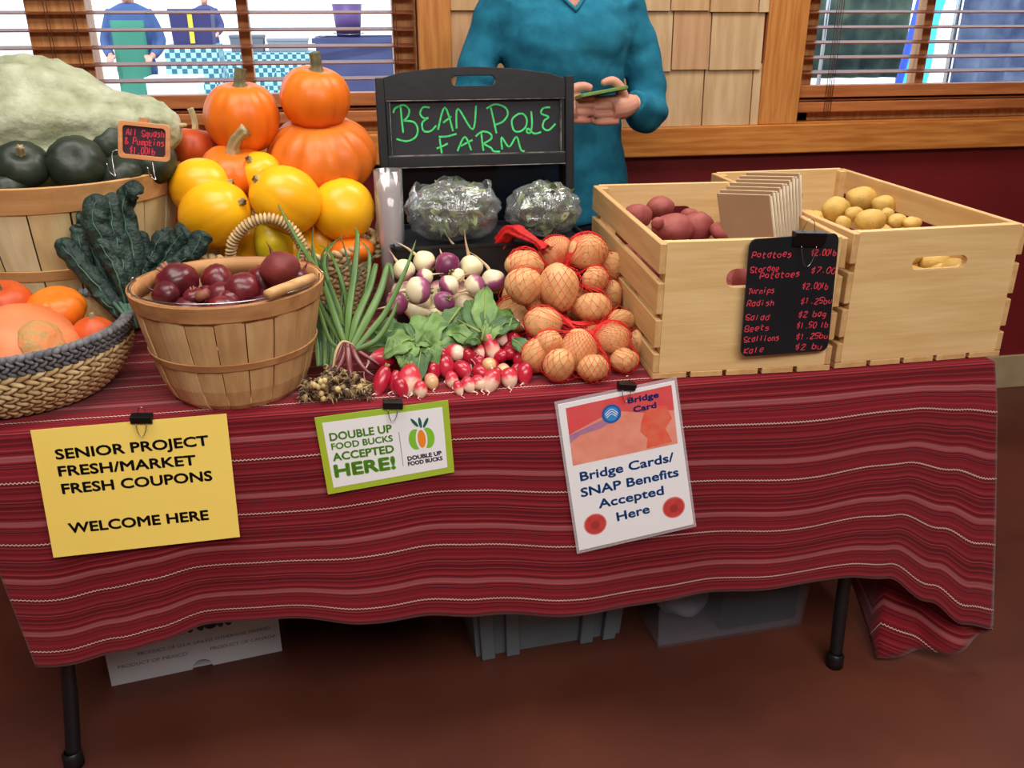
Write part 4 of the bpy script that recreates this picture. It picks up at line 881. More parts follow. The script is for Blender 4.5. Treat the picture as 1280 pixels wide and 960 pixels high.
# ---------------------------------------------------------------- baskets
M_stave = [wood('stave_%d' % i, a, b, 'Z', .65, 5, 9) for i, (a, b) in enumerate((((214, 174, 122), (196, 152, 102)), ((222, 186, 138), (206, 164, 114)), ((206, 164, 112), (184, 140, 92))))]
M_stave_p = [wood('pale_stave_%d' % i, a, b, 'Z', .65, 5, 9) for i, (a, b) in enumerate((((220, 208, 164), (210, 194, 146)), ((226, 214, 176), (212, 198, 154)), ((216, 196, 146), (202, 178, 126))))]
M_hoop = wood('hoop_wood', (192, 142, 92), (168, 116, 72), 'X', .6, 5, 9)
M_hoopp = wood('pale_hoop_wood', (206, 160, 106), (188, 140, 88), 'X', .6, 5, 9)
def stave_basket(name, C, R0, R1, h, n, label, staves, hoopm, hoops, a0=0):
    t = empty(name, C); tag(t, label, 'basket')
    prof = [(R0*.93, 0), (R0*1.0, h*.05), (R0+(R1-R0)*.28, h*.2), (R0+(R1-R0)*.52, h*.42), (R0+(R1-R0)*.78, h*.7), (R1, h)]
    def rad(z):
        for (a, p), (b, q) in zip(prof, prof[1:]):
            if z <= q: return a+(b-a)*(z-p)/(q-p)
        return R1
    for i in range(n):
        c = 2*PI*i/n+a0; hw = PI/n*.95; V = []; k = 5
        out = .0014*(i % 2)
        for th in (0, .0028):
            for (r, z) in prof:
                for j in range(k): a = c-hw+2*hw*j/(k-1); rr = r+out-th+.0012*math.cos((j-(k-1)/2)*1.0); V.append((rr*math.cos(a), rr*math.sin(a), z))
        m = len(prof)*k; F = []
        for u in range(len(prof)-1):
            for j in range(k-1):
                q = u*k+j; F.append((q, q+1, q+k+1, q+k)); F.append((m+q, m+q+k, m+q+k+1, m+q+1))
            F.append((u*k, u*k+k, m+u*k+k, m+u*k)); F.append((u*k+k-1, m+u*k+k-1, m+u*k+2*k-1, u*k+2*k-1))
        F += [(j, m+j, m+j+1, j+1) for j in range(k-1)]; q = (len(prof)-1)*k; F += [(q+j, q+j+1, m+q+j+1, m+q+j) for j in range(k-1)]
        mesh('stave', V, F, rnd.choice(staves), t, False)
    for (z, w, o_) in hoops:
        r0 = rad(z)+.002; r1 = rad(z+w)+.002
        mesh('hoop', *lathe([(r0, z), (r0+o_, z+.001), (r1+o_, z+w-.001), (r1, z+w)], 72, True), hoopm, t, False)
    z = h-.03; mesh('inner_hoop', *lathe([(R1-.004-.004, z), (R1-.0035, z), (R1-.003, h+.002), (R1-.007, h+.002)], 72, True), hoopm, t)
    mesh('base', *lathe([(0.001, .004), (R0*.93, .004), (R0*.93, .008), (.001, .008)], 40), staves[0], t)
    return t, rad
PKC = Vector((-.222, 1.600, TZ+.003)); PKH = .200
pk, pkr = stave_basket('peck_basket', PKC, .118, .163, PKH, 20, 'small slatted wooden basket of beets with a wire bail and wooden grip', M_stave, M_hoop, [(PKH-.026, .028, .003), (.082, .014, .0025)], .1)
# bail lying on the front rim
rr = .160; BP = []
for i in range(25):
    a = R(172)+R(190)*i/24; BP.append(Vector(((rr+.008*math.sin(PI*i/24))*math.cos(a), (rr+.008*math.sin(PI*i/24))*math.sin(a), PKH+.004+.006*math.sin(PI*i/24))))
bl = mesh('bail', *tube(BP, .0016, 8), M_steel, pk)
gp = [BP[i] for i in range(16, 22)]; mesh('grip', *tube([gp[0].lerp(gp[-1], i/7)+Vector((0, -.004, .006+.004*i/7)) for i in range(8)], [.0085, .0095, .0095, .0092, .0095, .0095, .0092, .0085], 14), wood('grip_wood', (206, 164, 112), (184, 138, 88), 'X', .5), pk)
for a in (172, 2): 
    e = R(a); mesh('ear', *tube([(.166*math.cos(e), .166*math.sin(e), PKH-.02), (.168*math.cos(e), .168*math.sin(e), PKH+.006), (.162*math.cos(e), .162*math.sin(e), PKH+.008)], .0018, 6), M_steel, pk)
M_beet = mat('beet_skin', (112, 28, 36), (76, 20, 30), scale=14, rough=.35, bump=.25, bscale=80, coat=.2)
M_beetp = mat('beet_skin_dusty', (134, 56, 52), (106, 36, 40), scale=22, rough=.55, bump=.3, bscale=90)
M_beetst = mat('beet_crown', (168, 112, 84), (120, 60, 56), scale=40, rough=.6)
BT = [(222, 354, 30, 23, .925, 'w', (.5, -.2, -.6), 'large glossy beet at the left of the beet basket'), (208, 368, 22, 14, .915, 'w', (-.6, -.2, .3), 'beet at the front left rim of the beet basket'), (272, 350, 23, 14, .92, 'w', (0, 1, -.3), 'dark beet at the back middle of the beet basket'),
      (303, 363, 26, 17, .925, 'w', (.1, 1, -.4), 'broad beet at the front middle of the beet basket'), (350, 336, 25, 24, .955, 'p', (-.4, .3, .9), 'dusty round beet sitting highest at the right of the basket'), (328, 354, 24, 18, .92, 'w', (.9, .3, .1), 'dark red beet below the highest one'),
      (372, 352, 22, 16, .925, 'w', (.5, .2, .8), 'beet at the right rim under the wooden grip'), (243, 372, 15, 12, .915, 'w', (0, .3, -1), 'beet with a cut tan crown in front'), (290, 374, 17, 10, .915, 'w', (0, .6, -1), 'low beet at the front rim centre'), (382, 338, 14, 14, .925, 'w', (0, .6, 1), 'beet behind the highest one at the right edge')]
for i, (px, py, rx, ry, z, k, d, lab) in enumerate(BT):
    P = atZ(px, py, z); s = mpp(P); r = (rx*.6+ry*.4)*s*1.02
    o = root_veg('beet', P, r, r*.86, d, M_beet if k == 'w' else M_beetp, i+130, .9, .3, stemm=M_beetst, crown=(i in (4, 7, 0)), rootm=M_beet, thick=.12); tag(o, lab, 'beet', 'beets in the slatted basket')
P = atZ(254, 369, .93); o = mesh('beet_stub', *tube([P+Vector((-.010, 0, -.004)), P+Vector((.010, -.003, .006))], [.009, .0085], 8), M_beetst); tag(o, 'cut tan beet stalk piece at the front of the beet basket', 'stalk')
heap('beet_heap', PKC.x-.075, PKC.x+.075, 1.53, 1.67, TZ+.05, .895, .034, M_beet, 'beets filling the lower part of the slatted basket', 'beets', 40)
BUC = Vector((-.610, 2.055, TZ+.003)); BUH = .335
bu, bur = stave_basket('bushel_basket', BUC, .172, .250, BUH, 20, 'big pale slatted bushel basket of green squashes at the back left', M_stave_p, M_hoopp, [(BUH-.048, .050, .004), (.150, .022, .003)], .2)

M_tan = [mat('seagrass_%d' % i, a, b, scale=60, rough=.75) for i, (a, b) in enumerate((((216, 192, 148), (190, 160, 112)), ((204, 176, 128), (172, 140, 94))))]
M_gry = mat('grey_twine', (126, 126, 128), (90, 90, 96), scale=60, rough=.85)
def weave(root, rows, name='weave'):
    """rows: (z, rx, ry, thickness, n stitches, materials, lean)"""
    for q, (z, rx, ry, th, n, ms, lean) in enumerate(rows):
        mb = MB()
        for i in range(n):
            a = 2*PI*(i+.5*(q % 2))/n; T = Vector((-rx*math.sin(a), ry*math.cos(a), 0)); L_ = T.length*2*PI/n; T.normalize(); N_ = Vector((T.y, -T.x, 0)); U = Vector((0, 0, 1))
            e = lean*(1 if q % 2 == 0 else -1); T2 = (T+U*e+N_*.25).normalized(); N2 = (N_-T2*N_.dot(T2)).normalized(); U2 = N2.cross(T2)
            mb.add(ell((0, 0, 0), (L_*.68, th*.75, th*.58), 7, 6), basis((rx*math.cos(a), ry*math.sin(a), z), T2, N2, U2), i*7919 % 5 % len(ms))
        o = mb.build(name, None, root, True, mats=ms); o['kind'] = 'stuff'
def shell(root, prof, ry, m):
    mesh('lining', *lathe(prof, 48, False, 1, ry), m, root).modifiers.new('s', 'SOLIDIFY').thickness = .003
SGC = Vector((-.620, 1.665, TZ+.003))
sg = empty('seagrass_basket', SGC); tag(sg, 'round woven seagrass basket with grey braided rim, holding small pumpkins', 'basket')
rows = []
for i in range(9): t = i/8; rows.append((.008+.0098*i, .155+.046*math.sin(t*PI/2)**.9, .155+.046*math.sin(t*PI/2)**.9, .0082, 58, M_tan, .4))
for i in range(3): rows.append((.096+.0095*i, .202+.003*i, .202+.003*i, .0070, 92, [M_gry], .7))
rows.append((.122, .206, .206, .0105, 96, [M_gry], .9)); rows.append((.121, .196, .196, .009, 96, [M_gry], -.6))
weave(sg, rows)
shell(sg, [(.002, .004), (.148, .004), (.190, .06), (.197, .118)], 1, M_tan[1])
OVC = Vector((-.150, 2.030, TZ+.003))
ov = empty('seagrass_basket', OVC); tag(ov, 'oval woven seagrass basket with arched handle under the pumpkins and yellow squashes', 'basket')
rows = []
for i in range(13): t = i/12; rows.append((.010+.0118*i, .155+.045*t, .135+.040*t, .0105, 44, M_tan, .35))
rows.append((.166, .203, .178, .0125, 56, M_tan, .8)); weave(ov, rows)
shell(ov, [(.002, .004), (.150, .004), (.175, .08), (.196, .160)], .87, M_tan[1])
def rope(root, pts, r, n, name):
    P = smooth_path(pts, 12); mb = MB(); tot = sum((P[i+1]-P[i]).length for i in range(len(P)-1)); acc = 0; k = 0
    for j in range(n):
        s = tot*(j+.5)/n; a = 0; i = 0
        while i < len(P)-2 and a+(P[i+1]-P[i]).length < s: a += (P[i+1]-P[i]).length; i += 1
        p = P[i].lerp(P[i+1], min(1, (s-a)/(P[i+1]-P[i]).length)); T = (P[i+1]-P[i]).normalized(); U = Vector((0, 0, 1)); U = (U-T*U.dot(T)).normalized() if abs(T.z) < .95 else Vector((1, 0, 0)); B = T.cross(U)
        T2 = (T+U*.35).normalized(); mb.add(ell((0, 0, 0), (tot/n*.62, r, r), 8, 6), basis(p, T2, U, B), j % 2)
    mb.build(name, None, root, True, mats=M_tan)
A = [atY(288, 322, 1.86), atY(292, 300, 1.855), atY(312, 279, 1.85), atY(338, 273, 1.85), atY(362, 284, 1.855), atY(376, 304, 1.86), atY(382, 324, 1.865)]
rope(ov, [p-OVC for p in A], .0125, 34, 'handle')
rope(ov, [Vector((.203, -.05, .13)), Vector((.215, -.045, .175)), Vector((.218, 0, .20)), Vector((.215, .045, .175)), Vector((.203, .05, .13))], .011, 18, 'handle')

# ---------------------------------------------------------------- squashes and pumpkins
def gourd_mesh(name, rx, rz, ribs, depth, dim, m, n=64, k=26, seed=0, lump=.02, pear=0, sharp=2):
    V = []; F = []
    for i in range(k+1):
        a = PI*i/k
        for j in range(n):
            t = 2*PI*j/n; rb = 1-depth*(1-abs(math.sin(ribs*t/2))**(1/sharp))*max(0, math.sin(a))**.5 if ribs else 1
            r = rx*math.sin(a)*rb; z = rz*math.cos(a)*(1-dim*math.exp(-(math.sin(a)/.38)**2)); z -= 0
            r *= 1-pear*math.cos(a)
            q = Vector((r*math.cos(t), r*math.sin(t), z)); q *= 1+nz(q, 1.2/rx, lump, seed); V.append(q)
    F = [(i*n+j, (i+1)*n+j, (i+1)*n+(j+1) % n, i*n+(j+1) % n) for i in range(k) for j in range(n)]
    return mesh(name, V, F, m)
M_st = mat('pumpkin_stem', (126, 122, 84), (92, 94, 70), scale=30, rough=.7, bump=.4, bscale=60)
M_stp = mat('pale_stem', (186, 170, 128), (150, 134, 96), scale=30, rough=.7, bump=.4, bscale=60)
def stem(o, h, r, bend, top, m=None, flare=1.7):
    P = smooth_path([(0, 0, top-.012), (0, 0, top+h*.15), (bend[0]*.35, bend[1]*.35, top+h*.6), (bend[0], bend[1], top+h)], 4); n = len(P)
    V, F = tube(P, [r*(flare-(flare-1)*min(1, 3*i/n))*(1 if i < n-1 else 1.12) for i in range(n)], 20)
    for i, v in enumerate(V):
        p = P[i//20]; j = i % 20; V[i] = p+(v-p)*(1+.22*math.cos(5*2*PI*j/20))
    return mesh('stem', V, F, m or M_st, o)
M_or = mat('orange_rind', (236, 126, 34), (222, 106, 22), scale=7, rough=.38, bump=.06, bscale=60, spec=.4, detail=6)
M_or2 = mat('deep_orange_rind', (222, 122, 40), (206, 100, 30), scale=9, rough=.42, bump=.1, bscale=60, detail=6)
M_ro = mat('red_orange_rind', (206, 90, 36), (188, 70, 28), scale=14, rough=.45, bump=.1, bscale=70, detail=6)
M_yl = mat('yellow_rind', (246, 188, 30), (242, 170, 18), scale=6, rough=.32, bump=.05, bscale=50, detail=5)
M_yg = mat('yellow_green_rind', (214, 188, 30), (196, 172, 30), scale=6, rough=.36, bump=.05, bscale=50)
def gourd(name, px, py, y, rx, ry, m, lab, cat, grp, ribs=10, depth=.08, dim=.22, rot=(0, 0, 0), st=None, seed=0, zf=1, **k):
    P = atY(px, py, y); s = mpp(P); o = gourd_mesh(name, rx*s, ry*s*zf, ribs, depth, dim, m, seed=seed, **k); o.location = P; o.rotation_euler = [R(a) for a in rot]; tag(o, lab, cat, grp)
    if st: stem(o, st[0], st[1], st[2], ry*s*zf*(1-dim*.8), st[3] if len(st) > 3 else None, st[4] if len(st) > 4 else 1.7)
    return o
PG = 'pumpkins in the oval basket'; YG = 'yellow squashes in the oval basket'
gourd('pumpkin', 403, 194, 2.09, 68, 48, M_or2, 'largest pumpkin, ribbed and wide, carrying a small one on top', 'pumpkin', PG, 14, .16, .2, (14, -4, 10), (.012, .008, (0, 0)), 3)
gourd('pumpkin', 394, 123, 2.09, 44, 41, M_or, 'small smooth pumpkin balanced on the largest pumpkin', 'pumpkin', PG, 9, .09, .2, (12, 2, 30), (.036, .0105, (-.005, .004), M_st, 2.0), 5)
gourd('pumpkin', 303, 147, 2.09, 47, 46, M_or, 'small round pumpkin with upright stem left of the stacked pair', 'pumpkin', PG, 9, .10, .2, (8, 2, 0), (.036, .0105, (.004, .004), M_st, 2.2), 8)
gourd('pumpkin', 243, 185, 2.13, 30, 26, M_ro, 'reddish pumpkin with pale glare half hidden at the back left of the oval basket', 'pumpkin', PG, 8, .06, .2, (-10, 8, 0), (.045, .006, (-.012, 0), M_stp, 1.5), 2)
gourd('pumpkin', 293, 212, 2.04, 42, 30, M_or, 'orange squash with a thick curved grey stem in the middle', 'pumpkin', PG, 8, .09, .2, (20, 4, 0), (.052, .0115, (.030, 0), M_stp, 1.6), 11)
gourd('yellow_squash', 252, 234, 1.99, 36, 40, M_yl, 'yellow squash at the upper left with its stem pointing right', 'squash', YG, 8, .02, .08, (15, 80, 0), (.008, .007, (0, 0), M_stp), 1, pear=.05)
gourd('yellow_squash', 270, 268, 1.94, 42, 48, M_yl, 'large yellow squash at the lower left beside the kale', 'squash', YG, 8, .02, .08, (30, 62, 0), (.009, .0065, (0, 0), M_stp), 2, pear=.05)
gourd('yellow_squash', 326, 219, 2.02, 28, 30, M_yl, 'small yellow squash behind, with a dried stem scar', 'squash', YG, 8, .02, .08, (35, -25, 0), (.008, .006, (0, 0), M_stp), 3)
gourd('yellow_squash', 357, 249, 1.94, 41, 47, M_yl, 'yellow squash in the centre with a dark stem scar at its top left', 'squash', YG, 8, .02, .06, (20, -48, 0), (.006, .006, (0, 0), M_stp), 4, pear=.05)
gourd('yellow_squash', 428, 263, 1.99, 39, 44, M_yl, 'smooth yellow squash at the right end next to the clear tube', 'squash', YG, 8, .015, .06, (60, 30, 0), None, 5, pear=-.06)
gourd('yellow_squash', 342, 304, 1.95, 34, 25, M_yg, 'yellow-green squash inside the arch of the basket handle', 'squash', YG, 8, .02, .06, (0, 90, 0), None, 6)
gourd('yellow_squash', 440, 312, 1.95, 28, 16, M_or, 'orange squash barely showing at the right basket rim', 'squash', YG, 8, .02, .06, (0, 0, 0), None, 7)
heap('squash_heap', OVC.x-.10, OVC.x+.10, 1.97, 2.10, TZ+.08, .93, .062, M_yl, 'squashes buried in the oval basket under the top ones', 'squashes', 16)
# bushel basket contents
M_hub = mat('hubbard_rind', (188, 192, 166), (140, 146, 112), scale=22, rough=.6, bump=.8, bscale=70, detail=8, contrast=(.3, .7))
V = []; F = []; prof = [(0, .004), (.03, .05), (.10, .098), (.2, .134), (.32, .150), (.45, .150), (.57, .134), (.68, .100), (.76, .070), (.84, .058), (.90, .052), (.95, .046), (.985, .028), (1, .004)]
pA = Vector((-.83, 2.10, 1.105)); pB = Vector((-.335, 2.02, 1.163)); hd = pB-pA; hT = hd.normalized(); hU = (Vector((0, 0, 1))-hT*hT.z).normalized(); hB = hT.cross(hU); hub_ = []
for i in range(len(prof)-1):
    for q in range(4): t = q/4; s0 = prof[i][0]+(prof[i+1][0]-prof[i][0])*t; hub_.append((s0, prof[i][1]+(prof[i+1][1]-prof[i][1])*t))
hub_.append(prof[-1]); hn = 120
hc = (pA+pB)/2
for s0, r in hub_:
    for j in range(hn):
        a = 2*PI*j/hn; d = hU*math.cos(a)+hB*math.sin(a); rr_ = r*(1+.035*math.cos(a*9+s0*2)*(1 if r > .03 else 0)); p = pA+hd*s0+d*rr_+hU*(.02*math.sin(PI*s0)); p += d*(nz(p, 16, .009, 4)+nz(p, 45, .005, 5)+nz(p, 130, .0022, 6)); V.append(p-hc)
F = [(i*hn+j, i*hn+(j+1) % hn, (i+1)*hn+(j+1) % hn, (i+1)*hn+j) for i in range(len(hub_)-1) for j in range(hn)]
hb = mesh('hubbard_squash', V, F, M_hub); hb.location = hc; tag(hb, 'huge warty grey-green hubbard squash on top of the bushel basket', 'squash')
mesh('stem', *tube([pB-hc-hT*.01, pB-hc+hT*.014], [.008, .003], 10), M_stp, hb)
M_dg = mat('dark_green_rind', (34, 44, 36), (48, 58, 44), scale=16, rough=.42, bump=.25, bscale=60, detail=7)
BG = 'dark green squashes in the bushel basket'
gourd('green_squash', 28, 206, 1.90, 33, 26, M_dg, 'dark green buttercup squash with a tan stem at the left', 'squash', BG, 10, .06, .25, (38, 18, 0), (.018, .006, (0, 0), M_stp), 21)
gourd('green_squash', 96, 205, 1.91, 36, 31, M_dg, 'dark green squash second from the left with faint ribs', 'squash', BG, 10, .05, .2, (60, 10, 0), None, 22)
gourd('green_squash', 135, 178, 2.0, 32, 28, M_dg, 'dark green squash resting against the hubbard behind the price tag', 'squash', BG, 10, .05, .2, (40, -20, 0), None, 23)
gourd('green_squash', 190, 205, 1.98, 32, 25, M_dg, 'dark green squash behind the lower right of the price tag', 'squash', BG, 10, .05, .2, (20, -20, 0), None, 24)
gourd('green_squash', 8, 226, 1.885, 30, 18, M_dg, 'lowest dark green squash at the left edge of the basket', 'squash', BG, 10, .06, .25, (30, 0, 0), None, 25)
gourd('green_squash', 150, 218, 1.93, 28, 22, M_dg, 'dark green squash low in front under the price tag', 'squash', BG, 10, .05, .2, (30, -20, 0), None, 26)
heap('green_squash_heap', BUC.x-.10, BUC.x+.10, 1.97, 2.14, TZ+.08, .98, .065, M_dg, 'dark squashes filling the bushel basket below', 'squashes', 26)
# seagrass basket contents
SG_ = 'small pumpkins in the seagrass basket'
M_so = mat('salmon_rind', (222, 132, 84), (206, 110, 62), scale=12, rough=.5, bump=.2, bscale=50, detail=7)
M_sc = mat('scarred_rind', (206, 128, 76), (176, 138, 84), scale=46, rough=.7, bump=.9, bscale=70, contrast=(.44, .56))
gourd('small_pumpkin', 6, 380, 1.73, 34, 28, M_ro, 'reddish pumpkin at the far left of the seagrass basket', 'pumpkin', SG_, 8, .05, .2, (20, 0, 0), (.012, .005, (0, 0)), 31, lump=.04)
gourd('small_pumpkin', 70, 386, 1.72, 36, 26, M_or, 'bright orange ribbed mini pumpkin at the back of the seagrass basket', 'pumpkin', SG_, 12, .07, .25, (15, 0, 0), None, 32)
o = gourd('small_pumpkin', 34, 432, 1.60, 64, 38, M_so, 'large salmon squash with a scarred netted cap at the front of the seagrass basket', 'squash', SG_, 9, .04, .1, (25, 25, 0), None, 33, lump=.05)
c_ = gourd_mesh('scarred_cap', .049, .030, 9, .05, .1, M_sc, 40, 16, 34, .08); c_.parent = o; c_.location = (.030, -.012, .026); c_.rotation_euler = (0, R(30), 0); 
gourd('small_pumpkin', 118, 418, 1.66, 28, 22, M_ro, 'dark orange pointed pumpkin at the right of the seagrass basket', 'pumpkin', SG_, 8, .03, -.1, (10, 5, 0), (.010, .004, (0, 0), M_stp), 35, lump=.04, pear=.1)
gourd('small_pumpkin', 2, 408, 1.66, 26, 18, M_or2, 'orange pumpkin low at the left edge of the seagrass basket', 'pumpkin', SG_, 8, .05, .2, (20, 0, 0), None, 36)
heap('pumpkin_heap', SGC.x-.09, SGC.x+.09, 1.60, 1.75, TZ+.04, .80, .036, M_ro, 'small pumpkins below the top layer of the seagrass basket', 'pumpkins', 14)

# ---------------------------------------------------------------- handwriting strokes
GL = {'P': "02 08 38 35 05", 'o': "26 05 03 22 33 35 26", 't': "18 13 22 32|06 36", 'a': "36 16 04 12 32|37 32", 'e': "04 34 36 16 04 12 32", 's': "36 16 05 34 22 02", 'S': "47 28 07 05 34 42 22 03", 'r': "06 02|04 16 36", 'g': "36 16 04 13 33|36 31 10",
      'T': "08 48|28 22", 'u': "06 03 22 33|36 32", 'n': "06 02|05 26 35 32", 'i': "16 12|17 18", 'p': "06 00|06 36 33 03", 'R': "02 08 38 35 05|15 42", 'd': "36 16 04 12 32|38 32", 'h': "08 02|05 26 35 32", 'l': "18 12", 'b': "08 02 32 35 05", 'B': "02 08 38 35 05|35 42 02",
      'c': "36 16 04 12 32", 'K': "02 08|48 05 42", 'k': "08 02|36 04 32", 'A': "02 28 42|14 34", 'q': "36 16 04 13 33|36 30", '&': "42 07 18 27 04 12 22 44", '$': "37 17 06 15 34 23 03|29 21", '1': "07 18 12", '2': "07 18 38 36 02 42", '5': "48 08 05 35 33 22 02", '7': "08 48 12", '0': "18 05 12 32 45 38 18", 'm': "06 02|05 16 25 22|25 36 45 42", '.': "22 23"}
def handwriting(s, u0, u1, v0, cap, w, rg):
    mb = MB(); n = len(s); adv = (u1-u0)/n; sx = adv*.78/4; sy = cap/6
    for i, ch in enumerate(s):
        if ch not in GL: continue
        jy = rg.uniform(-.12, .12)*cap
        for st in GL[ch].split('|'):
            P = [Vector((u0+adv*i+(int(q[0])+.15*(int(q[1])-2))*sx, v0+jy+(int(q[1])-2)*sy, 0)) for q in st.split()]
            mb.add(ribbon(smooth_path(P, 3) if len(P) > 2 else P, w))
    return mb.V, mb.F
# ---------------------------------------------------------------- chalkboard
M_bf = mat('black_painted_wood', (26, 26, 31), (20, 20, 24), scale=14, rough=.42, bump=.15, bscale=30)
M_cb = mat('chalkboard_face', (30, 30, 38), (40, 40, 47), scale=4, rough=.6, detail=8)
M_gc = mat('green_chalk', (84, 226, 130), (60, 196, 104), scale=160, rough=.8)
M_worn = mat('worn_edge', (150, 142, 134), (60, 58, 58), scale=30, rough=.7)
CF = Frame((.285, 2.15, TZ+.004), (1, 0, 0), (0, .12, 1))
cbt = empty('chalkboard_sign'); cbt.matrix_world = CF.M; tag(cbt, 'black framed easel chalkboard lettered in green chalk', 'sign')
def q(x, y): return CF.px(x, y)
zt = Matrix.Translation
topc = [q(468, 98), q(500, 91), q(540, 86), q(590, 83.5), q(640, 86), q(685, 92), q(715, 99)]
L0 = topc[0][0]; R0_ = topc[-1][0]; vT = topc[0][1]; vR1 = q(590, 124)[1]; vB0 = q(590, 193)[1]; vB1 = q(590, 207)[1]; sw = .030
hs = [q(563, 95), q(618, 107)]; slot = rrect(hs[0][0], hs[1][0], hs[1][1], hs[0][1], .010)
rail = [(L0+sw*.6, vR1)]+[(R0_-sw*.6, vR1)]+[(min(max(a, L0+sw*.6), R0_-sw*.6), b) for a, b in topc[::-1]]
mesh('top_rail', *xf(zt((0, 0, .008)), plate([rail, slot], .018, .001)), M_bf, cbt, False)
mesh('chalk_panel', *box(L0+.02, R0_-.02, vB0-.01, vR1+.01, -.004, .003), M_cb, cbt, False)
bevel(mesh('bottom_rail', *box(L0+sw*.6, R0_-sw*.6, vB1, vB0, -.002, .017), M_bf, cbt, False), .002)
for a, b in ((L0, L0+sw*.7), (R0_-sw*.7, R0_)): bevel(mesh('stile', *box(a, b, 0, vT, -.006, .021), M_bf, cbt, False), .002)
for a, b in ((L0+sw*.7, L0+sw*.7+.009), (R0_-sw*.7-.009, R0_-sw*.7)): bevel(mesh('inner_stile', *box(a, b, vB0, vR1, 0, .013), M_bf, cbt, False), .002)
for a in ((L0+sw*.72, R0_-sw*.72, vR1-.0022, vR1-.0002, .004, .0165), (L0+sw*.72, R0_-sw*.72, vB0+.0001, vB0+.002, .004, .0165), (L0+sw*.7, R0_-sw*.7, vB1-.001, vB1+.0008, .004, .0174), (L0+sw*.7+.0088, L0+sw*.7+.0108, vB0, vR1, .003, .0136), (R0_-sw*.7-.0108, R0_-sw*.7-.0088, vB0, vR1, .003, .0136)): mesh('worn_edge', *box(*a), M_worn, cbt, False)
for a, b in ((L0+.004, L0+.022), (R0_-.022, R0_-.004)):
    V, F = box(a, b, 0, vT-.02, -.03, -.012); V = [(x, y, z-(vT-y)*.12) for x, y, z in V]; mesh('rear_leg', V, F, M_bf, cbt, False)
sm_ = bpy.data.materials.new('smoked_panel'); sm_.use_nodes = True; n_ = sm_.node_tree; tr_ = n_.nodes.new('ShaderNodeBsdfTransparent'); tr_.inputs[0].default_value = (.22, .24, .32, 1); gl_ = n_.nodes.new('ShaderNodeBsdfGlossy'); gl_.inputs['Roughness'].default_value = .3; gl_.inputs[0].default_value = (.2, .2, .2, 1); mx_ = n_.nodes.new('ShaderNodeMixShader'); mx_.inputs[0].default_value = .06; n_.links.new(tr_.outputs[0], mx_.inputs[1]); n_.links.new(gl_.outputs[0], mx_.inputs[2]); n_.links.new(mx_.outputs[0], n_.nodes['Material Output'].inputs[0])
mesh('rear_panel', *box(L0+sw*.7, R0_-sw*.7, .01, vB1, -.016, -.014), sm_, cbt, False)
st = ["190 300|200 278|238 264|263 285|258 315|238 336", "224 272|228 320|236 392", "238 336|285 342|303 375|292 412|252 430|205 420", "358 275|328 274|314 302|330 324|352 322", "352 322|324 345|330 382|362 384|388 358", "396 378|428 274|466 384", "420 345|458 316", "482 372|488 280|556 376|572 266",
      "640 276|652 330|666 394", "620 280|660 260|706 275|718 306|695 340|656 356", "770 302|738 330|745 378|772 386|800 365|806 330|790 305|768 304", "826 292|830 350|822 390|806 388|812 372|840 395|872 388", "914 274|882 278|872 302|906 318|886 336|880 366|905 380|938 350",
      "404 418|414 486", "400 410|440 408|482 396", "390 464|420 452|442 440", "486 476|520 410|550 472", "502 452|556 424", "596 392|600 430|606 474", "570 408|600 386|636 394|642 418|606 442", "606 442|642 462|652 476|682 478", "692 468|690 412|724 456|758 410|778 468|796 476"]
mb = MB()
for s in st:
    P = [Vector((*q(440+float(a.split()[0])/3.694, 60+float(a.split()[1])/3.694), 0)) for a in s.split('|')]; mb.add(ribbon(smooth_path(P, 5) if len(P) > 2 else [P[0], (P[0]+P[1])/2, P[1]], .0042, .0036))
mb.build('lettering', M_gc, cbt, False)

# ---------------------------------------------------------------- price tag on the bushel basket
M_pink = mat('pink_chalk', (226, 66, 84), (196, 46, 66), scale=200, rough=.8)
M_tagw = wood('tag_wood', (216, 150, 100), (196, 128, 80), 'X', .5)
TF = Frame(atY(150, 195, 1.79), (1, .0, -.13), (0, .12, 1)); tg = empty('price_tag'); tg.matrix_world = TF.M; tag(tg, 'small wood-framed chalk price tag wired to the bushel rim', 'price tag')
c0 = TF.px(148, 194); c1 = TF.px(213, 157); x0, x1, y0, y1 = c0[0], c1[0], c0[1]-.004, TF.px(150, 150)[1]
mesh('frame', *xf(zt((0, 0, 0)), plate([rrect(x0, x1, y0, y1, .008), rrect(x0+.008, x1-.008, y0+.008, y1-.008, .006)], .009, .001)), M_tagw, tg, False)
mesh('chalk_panel', *box(x0+.004, x1-.004, y0+.004, y1-.004, -.002, .001), mat('tag_board', (58, 30, 42), rough=.7), tg, False)
rg = random.Random(4); mb = MB(); hgt = y1-y0
for s, a, b, f in (('All Squash', .15, .90, .64), ('& Pumpkins', .13, .90, .40), ('$1.00lb', .22, .72, .15)): mb.add(handwriting(s, x0+(x1-x0)*a, x0+(x1-x0)*b, y0+hgt*f, hgt*.17, .0017, rg))
mb.build('lettering', M_pink, tg, False).location = (0, 0, .0014)
mesh('clip', *box((x0+x1)/2-.009, (x0+x1)/2+.006, y1-.006, y1+.008, -.008, .002), M_tagw, tg, False)
for a in (x0-.002, x1-.022): mesh('wire_hook', *tube(smooth_path([(a+.02, y0+.012, -.006), (a-.008, y0+.010, -.004), (a-.006, y0-.020, .002), (a-.002, y0-.034, .008), (a-.012, y0-.026, .010), (a-.016, y0-.012, .010)], 4), .0013, 6), M_steel, tg)

